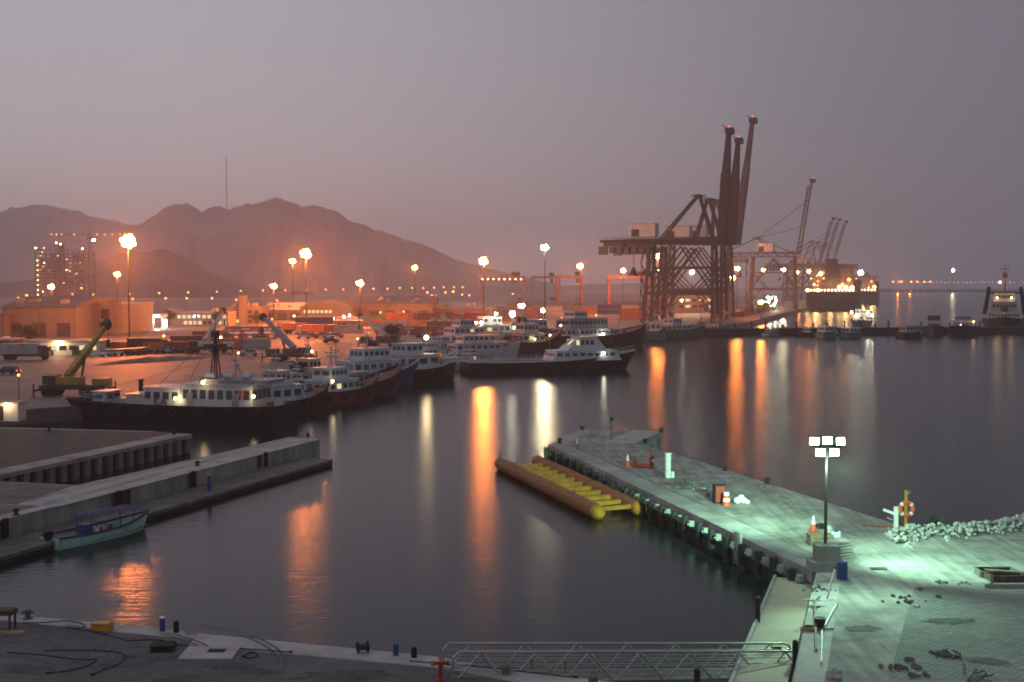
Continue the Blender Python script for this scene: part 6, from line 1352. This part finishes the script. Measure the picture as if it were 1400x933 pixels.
# gangway
LB = AD(606, 880, 50.9); RB = AD(1083, 880, 56.8)
L0 = Vector((LB.x, LB.y, LB.z)); R0 = Vector((RB.x, RB.y, RB.z)); ax = (R0 - L0); Lg = ax.length; u = ax.normalized(); side = Vector((u.y, -u.x, 0)).normalized()
t = thing('gangway', 'long aluminium gangway with lattice side rails from near quay to landing platform', 'gangway', L0); hgt = 1.22
def gp(s, v, z): return u * s + side * v + Vector((0, 0, z))
for v in (0, 1.3):
    fr = MB(); fr.cyl(gp(.25, v, 0), gp(Lg - .5, v, 0), .055, .055, 10); fr.cyl(gp(0, v, -hgt), gp(Lg, v, -hgt), .06, .06, 10)
    pts = [gp(Lg - .5 + .5 * math.sin(a_ * math.pi / 12), v, -.5 + .5 * math.cos(a_ * math.pi / 12)) for a_ in range(7)]
    for a_, b_ in zip(pts, pts[1:]): fr.cyl(a_, b_, .045, .045, 8)
    fr.cyl(pts[-1], gp(Lg, v, -hgt), .045, .045, 8); fr.cyl(gp(.25, v, 0), gp(0, v, -.25), .045, .045, 8); fr.cyl(gp(0, v, -.25), gp(0, v, -hgt), .045, .045, 8)
    fr.build('side_frame', 'aluminium', t)
    rl_ = MB()
    for z in (-.28, -.52, -.76, -1.0): rl_.cyl(gp(.02, v, z), gp(Lg - .02, v, z), 0.026, .026, 8)
    rl_.build('hand_rail', 'aluminium', t)
    br = MB(); n = 7; st_ = Lg / n
    for k in range(n):
        br.cyl(gp(k * st_ + .1, v, -hgt), gp((k + .5) * st_, v, -.02), .042, .042, 8); br.cyl(gp((k + .5) * st_, v, -.02), gp((k + 1) * st_ - .1, v, -hgt), .042, .042, 8)
    br.build('brace', 'aluminium', t)
MB().hexa([gp(0, .06, -hgt - .04), gp(Lg, .06, -hgt - .04), gp(Lg, 1.24, -hgt - .04), gp(0, 1.24, -hgt - .04)][::-1], [gp(0, .06, -hgt + .02), gp(Lg, .06, -hgt + .02), gp(Lg, 1.24, -hgt + .02), gp(0, 1.24, -hgt + .02)][::-1]).build('walkway', 'deck_grey', t)
MB().hexa([gp(Lg - 1.0, -.02, -.42), gp(Lg - .55, -.02, -.42), gp(Lg - .55, -.06, -.42), gp(Lg - 1.0, -.06, -.42)], [gp(Lg - 1.0, -.02, -.16), gp(Lg - .55, -.02, -.16), gp(Lg - .55, -.06, -.16), gp(Lg - 1.0, -.06, -.16)]).build('sign_plate', 'red_paint', t)
for v in (.1, 1.2): MB().cyl(gp(Lg - .2, v - .08, -hgt - .1), gp(Lg - .2, v + .08, -hgt - .1), .14, .14, 12).build('roller', 'rubber', t)
p = G(1140, 930); 
# near quay odds and ends
p = G(140, 862); t = thing('yellow_box', 'dull yellow box with a dark lid on the near quay edge', 'box', (p.x, p.y, QZ + .012), -.1); MB().box(-.45, .45, -.25, .25, 0, .30).build('body', 'yellow_paint', t, .02); MB().box(-.47, .36, -.27, .27, .302, .36).build('lid', 'crane_yellow', t)
p = G(38, 846); bollard(38, 846, 'dark green bollard near the left end of the near quay', 'hull_green', QZ + .012, 1.15, BG)
p = G(8, 861); t = thing('workbench', 'dark workbench with thin legs at the left end of the near quay', 'bench', (p.x - .2, p.y, QZ + .01), -.05); MB().box(-.9, .62, -.35, .35, .72, .95).build('top', 'wood_dark', t)
for x in (-.8, .52):
    for y in (-.28, .28): MB().box(x - .04, x + .04, y - .04, y + .04, 0, .72).build('leg', 'steel_dark', t)
p = G(14, 868); t = thing('plank', 'pale plank leaning on the ground below the workbench', 'plank', (p.x - .3, p.y, QZ + .012), .25); MB().box(-.9, .9, -.3, .3, 0, .09).build('board', 'wood', t); MB().box(-.7, .2, -.1, .1, .092, .14).build('batten', 'wood', t)
p = G(224, 889); t = thing('manhole_lid', 'two dark lids stacked on the near paving', 'lid', (p.x, p.y, QZ + .012), .1); MB().box(-.5, .5, -.4, .4, 0, .12).build('lower_lid', 'rubber', t, .02); MB().box(-.55, .45, -.38, .42, .17, .27).build('upper_lid', 'rubber', t, .02); MB().box(-.3, .3, -.2, .2, .122, .168).build('spacer', 'steel_dark', t)
p = G(287, 894); t = thing('manhole_slab', 'square pale concrete slab with a dark open manhole in the near paving', 'manhole', (p.x, p.y, QZ + .01), .0)
mb = MB(); mb.box(-1.15, -.15, -.9, .9, 0, .06); mb.box(.62, 1.15, -.9, .9, 0, .06); mb.box(-.149, .619, -.9, -.05, 0, .06); mb.box(-.149, .619, .55, .9, 0, .06); mb.build('slab', 'concrete_pale', t); MB().box(-.14, .61, -.04, .54, .002, .02).build('opening', 'rubber', t)
p = G(496, 893); t = thing('cable_reel', 'small dark cable reel on the near quay edge', 'reel', (p.x, p.y, QZ + .012), .4); MB().cyl((-.2, 0, .25), (.2, 0, .25), .14, .14, 14).build('drum', 'steel_dark', t)
for x in (-.22, .22): MB().cyl((x - .02, 0, .25), (x + .02, 0, .25), .25, .25, 16).build('flange', 'rubber', t)
debris(1140, 928, 'grey concrete lump with a hook at the foot of the capping', 3, .12, .1, 'rock', 31, (.3, .42), 'stone_lump', 'stone')
# right shore: rubble bank, life ring, survey post, bits
bank = [(1222, 742), (1240, 733), (1262, 731), (1290, 732), (1320, 731), (1350, 728), (1380, 721), (1420, 712), (1480, 702)]
mb = MB(); k = 0; q = random.Random(21)
for (x0, y0), (x1, y1) in zip(bank, bank[1:]):
    a, b = G(x0, y0), G(x1, y1); n = int((b - a).length * 46)
    for i in range(n):
        c = a.lerp(b, q.random()); wd = 1.9 if x0 < 1290 else 1.2; off = q.gauss(0, .5) * wd
        hgt = max(0, .8 - abs(off) * .45) * (1.0 if x0 < 1330 else .8)
        mb.rock((c.x + q.uniform(-.2, .2), c.y + off, QZ + hgt * q.uniform(.3, 1.0)), q.uniform(.07, .17), k); k += 1
o = mb.build('rubble_bank', 'rock'); o['kind'] = 'stuff'
p = G(1242, 726); t = thing('life_ring_post', 'yellow post on the rubble bank', 'post', (p.x, p.y + .6, QZ)); MB().box(-.08, .08, -.08, .08, 0, 2.55).build('post', 'yellow_paint', t); MB().bar((0, 0, 2.2), (.3, 0, 2.5), .05).build('hook', 'galv', t)
r_ = thing('life_ring', 'orange life ring with white bands hanging on the yellow post', 'life ring', (p.x, p.y + .45, QZ + 1.35))
MB().torus((0, 0, 0), .42, .13, 'y', 36, 12).build('ring', 'orange_plastic', r_)
for k in range(4): a_ = math.pi / 4 + k * math.pi / 2; MB().torus((0, 0, 0), .42, .137, 'y', 6, 12, a_ - .16, a_ + .16).build('band', 'white_paint', r_)
p = G(1226, 724); t = thing('survey_post', 'short white post with brackets at the end of the pier edge', 'post', (p.x, p.y + .2, QZ)); MB().box(-.13, .13, -.1, .1, 0, 1.45).build('post', 'white_paint', t); MB().bar((-.12, 0, 1.0), (-.8, .1, 1.25), .16).build('bracket', 'white_paint', t); MB().bar((-.12, 0, .55), (-.6, -.1, .75), .12).build('bracket', 'galv', t)
p = G(1212, 722); t = thing('plank', 'long rusty plank lying on the ground before the white survey post', 'plank', (p.x, p.y, QZ + .012), -.5); MB().box(-1.6, 1.6, -.12, .12, 0, .1).build('board', 'deck_red', t); MB().box(-1.2, -1.0, -.3, .3, .102, .16).build('batten', 'wood', t)
p = G(1284, 726); t = thing('shrub', 'small yellow-green shrub behind the rubble bank', 'shrub', (p.x, p.y + .8, QZ)); mb = MB(); q = random.Random(8)
for i in range(120):
    c = Vector((q.gauss(0, .25), q.gauss(0, .2), abs(q.gauss(.45, .25)))); a_ = q.uniform(0, 6); v = Vector((math.cos(a_), math.sin(a_), q.uniform(-.5, .8))) * .13; w_ = Vector((-v.y, v.x, .05)) * .5; mb.add([c - v, c + w_, c + v, c - w_], [(0, 1, 2, 3)])
mb.build('foliage', 'leaf', t); MB().bar((0, 0, 0), (0, 0, .5), .04).build('stem', 'bark', t)
p = G(1201, 779); t = thing('drain_grate', 'narrow dark drain slab lying in the pale dust', 'drain', (p.x, p.y, QZ + .012), .0); MB().box(-.45, .45, -.22, .22, 0, .07).build('slab', 'rubble', t); mb = MB()
for k in range(6): mb.box(-.36 + k * .14, -.29 + k * .14, -.18, .18, .071, .085)
mb.build('grille', 'rubber', t)
for (px, py, lab, rz, m) in ((1362, 787, 'open dark manhole pit behind the plank-covered box at the right edge', .0, 'rubble'), (1376, 793, 'dark open box with a plank laid across it at the right edge', .05, 'wood_dark')):
    p = G(px, py); t = thing('pit_box', lab, 'pit box', (p.x, p.y, QZ + .012), rz); mb = MB()
    for y in (-.55, .55): mb.box(-1, 1, y - .06, y + .06, 0, .34)
    for x in (-1, 1): mb.box(x - .06, x + .06, -.489, .489, 0, .34)
    mb.build('frame', m, t); MB().box(-.93, .93, -.48, .48, .0, .03).build('floor', 'rubber', t)
    if 'plank' in lab and 'behind' not in lab: MB().bar((-.9, .7, .40), (1.0, -.1, .40), .2, .06).build('plank', 'wood', t)
p = G(1376, 804); t = thing('kerb_beam', 'long grey kerb beam lying at the edge of the paving on the right', 'kerb beam', (p.x + 1.2, p.y, QZ + .012), .0); MB().box(-2.4, 2.4, -.14, .14, 0, .22).build('beam', 'concrete', t, .02); MB().box(-2.1, -1.9, -.05, .05, .221, .26).build('lifting_eye', 'steel_dark', t)
def stones(px, py, n, sx, sy, mt, seed, label, r=(.08, .19)):
    p = G(px, py); q = random.Random(seed)
    for i in range(n):
        rr = q.uniform(*r); o = MB().rock((0, 0, 0), rr, seed * 31 + i).build('stone', mt, None, 0, (p.x + q.gauss(0, sx), p.y + q.gauss(0, sy), QZ + rr * .4)); tag(o, label, 'stone', 'stones: ' + label)
for i, (px, py, n, sx, sy, lab) in enumerate(((1250, 824, 9, .6, .12, 'broken brown paver in the loose line on the corner of the paving'), (1243, 818, 4, .35, .15, 'small brown stone left of the loose line of broken pavers'), (1244, 830, 3, .25, .1, 'pale broken paver piece nearest the dust track'), (1254, 807, 2, .12, .06, 'brown stone at the far corner of the paving'), (1281, 818, 2, .12, .06, 'small dark stone right of the loose line of broken pavers'), (1287, 797, 4, .25, .1, 'dark stone in the left group at the far edge of the paving'), (1321, 798, 4, .25, .1, 'reddish stone in the right group at the far edge of the paving'),
        (1241, 914, 13, .55, .06, 'dark kerb lump in the row at the bottom of the paving'), (1236, 904, 2, .3, .04, 'dark lump just above the row of kerb lumps'), (1246, 924, 5, .3, .1, 'broken block below the row of kerb lumps'))):
    stones(px, py, n, sx, sy, 'rock' if i == 2 else 'rubble', 50 + i, lab, (.07, .14) if i < 7 else (.08, .16))
stones(955, 669, 5, .5, .25, 'rock', 4, 'small pale scrap right of the dark heap on the lit pier', (.08, .17))
stones(968, 678, 3, .2, .12, 'rubble', 5, 'small dark lump left of the red cabinet', (.12, .2))
stones(1038, 666, 3, .3, .1, 'rubble', 6, 'small dark lump near the right edge of the lit pier', (.1, .18))
debris(1294, 896, 'dark heap of rubble with white strips on the grey paving', 110, .24, .2, 'rubble', 77, (.045, .12), 'rubble_heap', 'rubble heap')
for i, (a_, b_, lab) in enumerate(((G(1297, 889, QZ + .55), G(1308, 897, QZ + .3), 'white strip lying on top of the dark rubble heap'), (G(1302, 893, QZ + .5), G(1311, 897, QZ + .2), 'second white strip beside the rubble heap'))): pipe(a_, b_, lab, .03, 'plastic_strip', 'strip')
for i, (pa, pb, lab) in enumerate((((1323, 933), (1335, 920), 'thin dark branch at the bottom right of the paving, upper one'), ((1334, 936), (1348, 926), 'thin dark branch at the bottom right of the paving, lower one'))):
    a_, b_ = G(*pa), G(*pb); t = thing('stick', lab, 'branch', (a_.x, a_.y, QZ + .02)); d = b_ - a_; MB().bar((0, 0, .05), (d.x, d.y, .12), .07).build('stem', 'bark', t); MB().bar((d.x * .6, d.y * .6, .1), (d.x * .6 + .5, d.y * .6 + .05, .2), .05).build('twig', 'bark', t)
# far-left quay lit hut and lamp
p = G(12, 575); t = thing('gate_hut', 'small white hut with a warm lamp at the left edge behind the left quay', 'hut', (p.x, p.y, QZ)); MB().box(-1.6, 1.6, -1.2, 1.2, 0, 2.1).build('wall', 'house_white', t, .03); MB().box(-1.8, 1.8, -1.4, 1.4, 2.102, 2.25).build('roof', 'roof_metal', t); MB().box(-.9, -.1, -1.24, -1.21, .1, 1.8).build('door', 'steel_dark', t)
l = MB().bar((.4, -1.2, 1.9), (.4, -1.6, 2.0), .08).build('lamp_bracket', 'galv', t); MB().ball((.4, -1.65, 2.0), .2, 10, 6).build('lamp', 'lamp_warm', l); point(t, (.4, -1.65, 2.0), WARM, 350, .24)
p = G(26, 548); t = thing('lamp_post', 'short lamp post with a small orange lamp at the left edge of the yard', 'lamp post', (p.x, p.y, QZ)); MB().cyl((0, 0, 0), (0, 0, 3.4), .07, .05, 8).build('pole', 'steel_dark', t); MB().ball((0, 0, 3.5), .18, 8, 5).build('lamp', 'lamp_sodium_small', t)
for i, (px, py, h, lab) in enumerate(((193, 541, 3.0, 'black bitt post on the quay left of the lettered deckhouse'),)):
    p = G(px, py + 10); t = thing('bitt_post', lab, 'post', (p.x, p.y, QZ)); MB().cyl((0, 0, 0), (0, 0, h), .35, .3, 10).build('post', 'rubber', t); MB().cyl((0, 0, h), (0, 0, h + .2), .45, .45, 10).build('cap', 'steel_dark', t)
# palms and bushes beside the buildings
def tree(px, py, h, label):
    p = G(px, py); t = thing('tree', label, 'tree', (p.x, p.y, QZ), 0, 'trees beside the port buildings'); q = random.Random(int(px * 7))
    MB().cyl((0, 0, 0), (0, 0, h * .6), .2, .12, 8).build('trunk', 'bark', t); mb = MB()
    for i in range(420):
        a_, b_ = q.uniform(0, 6.28), q.uniform(-1, 1); rr = h * .36 * q.random() ** .4; c = Vector((rr * math.cos(a_) * math.sqrt(1 - b_ * b_) * 1.2, rr * math.sin(a_) * math.sqrt(1 - b_ * b_), h * .68 + rr * b_ * .8))
        v = Vector((q.uniform(-1, 1), q.uniform(-1, 1), q.uniform(-1, 1))) * .5; w_ = Vector((-v.y, v.x, q.uniform(-.3, .3))) * .6; mb.add([c - v, c + w_, c + v, c - w_], [(0, 1, 2, 3)])
    mb.build('crown', 'leaf', t)
for a in ((232, 446, 6, 'dark bushy tree left of the low lit office'), (298, 446, 6, 'dark tree between the low lit office and the orange office'), (30, 458, 5, 'tree before the cream warehouse, near its left end'), (42, 470, 5, 'dark bush behind the long white cabin'), (305, 444, 5, 'small tree at the left corner of the orange office'), (352, 446, 5, 'small tree at the right corner of the orange office'), (535, 468, 5, 'small dark tree between the blue-hulled boat and the containers'), (640, 446, 5, 'dark tree beside the pale store')): tree(*a)

p = G(836, 601); t = thing('beacon_post', 'thin dark post with a round top on the pier head', 'beacon post', (p.x, p.y, QZ)); MB().cyl((0, 0, 0), (0, 0, 2.0), .05, .04, 8).build('post', 'steel_dark', t); MB().ball((0, 0, 2.1), .2, 12, 8).build('lantern', 'rubber', t)
p = G(789, 606); t = thing('marker_stake', 'tiny white stake on the pier head', 'stake', (p.x, p.y, QZ)); MB().cyl((0, 0, 0), (0, 0, .5), .05, .04, 8).build('stake', 'white_paint', t); MB().cyl((0, 0, 0), (0, 0, .04), .12, .12, 8).build('base', 'white_paint', t)

for i in range(9):
    f = (i + .5) / 9; a = PW0.lerp(PW1, f) - out * .3; b = a - out * (14 if f < .75 else 11)
    if f > .1: sheet('expansion_joint', ccw([a, b, b + pdv * .05, a + pdv * .05]), 'oil_stain', .017 + i * 1e-4)
a = PW0 - out * 1.75 + pdv * 2; b = PW1 - out * 1.75; sheet('expansion_joint', ccw([a, b, b - out * .07, a - out * .07]), 'oil_stain', .0185)
q = random.Random(12)
for i in range(26):
    f = q.random(); c = PW0.lerp(PW1, f) - out * q.uniform(2.5, 10); n = 14; rx = q.uniform(.4, 1.6); ry = q.uniform(.2, .6); pts = []
    for k in range(n):
        a_ = 2 * math.pi * k / n; rr = 1 + .35 * q.uniform(-1, 1); pts.append(c + pdv * rx * rr * math.cos(a_) + out * ry * rr * math.sin(a_))
    sheet('damp_patch', ccw(pts), 'damp_concrete', .0195 + i * 1e-4)

sc.cycles.use_denoising = True
sc.cycles.volume_bounces = 1
sc.cycles.max_bounces = 6
sc.cycles.sample_clamp_indirect = 4
sc.cycles.use_light_tree = True
sc.cycles.filter_width = 1.8
sc.view_settings.view_transform = 'Standard'; sc.view_settings.look = 'None'; sc.view_settings.exposure = 0; sc.view_settings.gamma = 1; sc.view_settings.use_curve_mapping = False
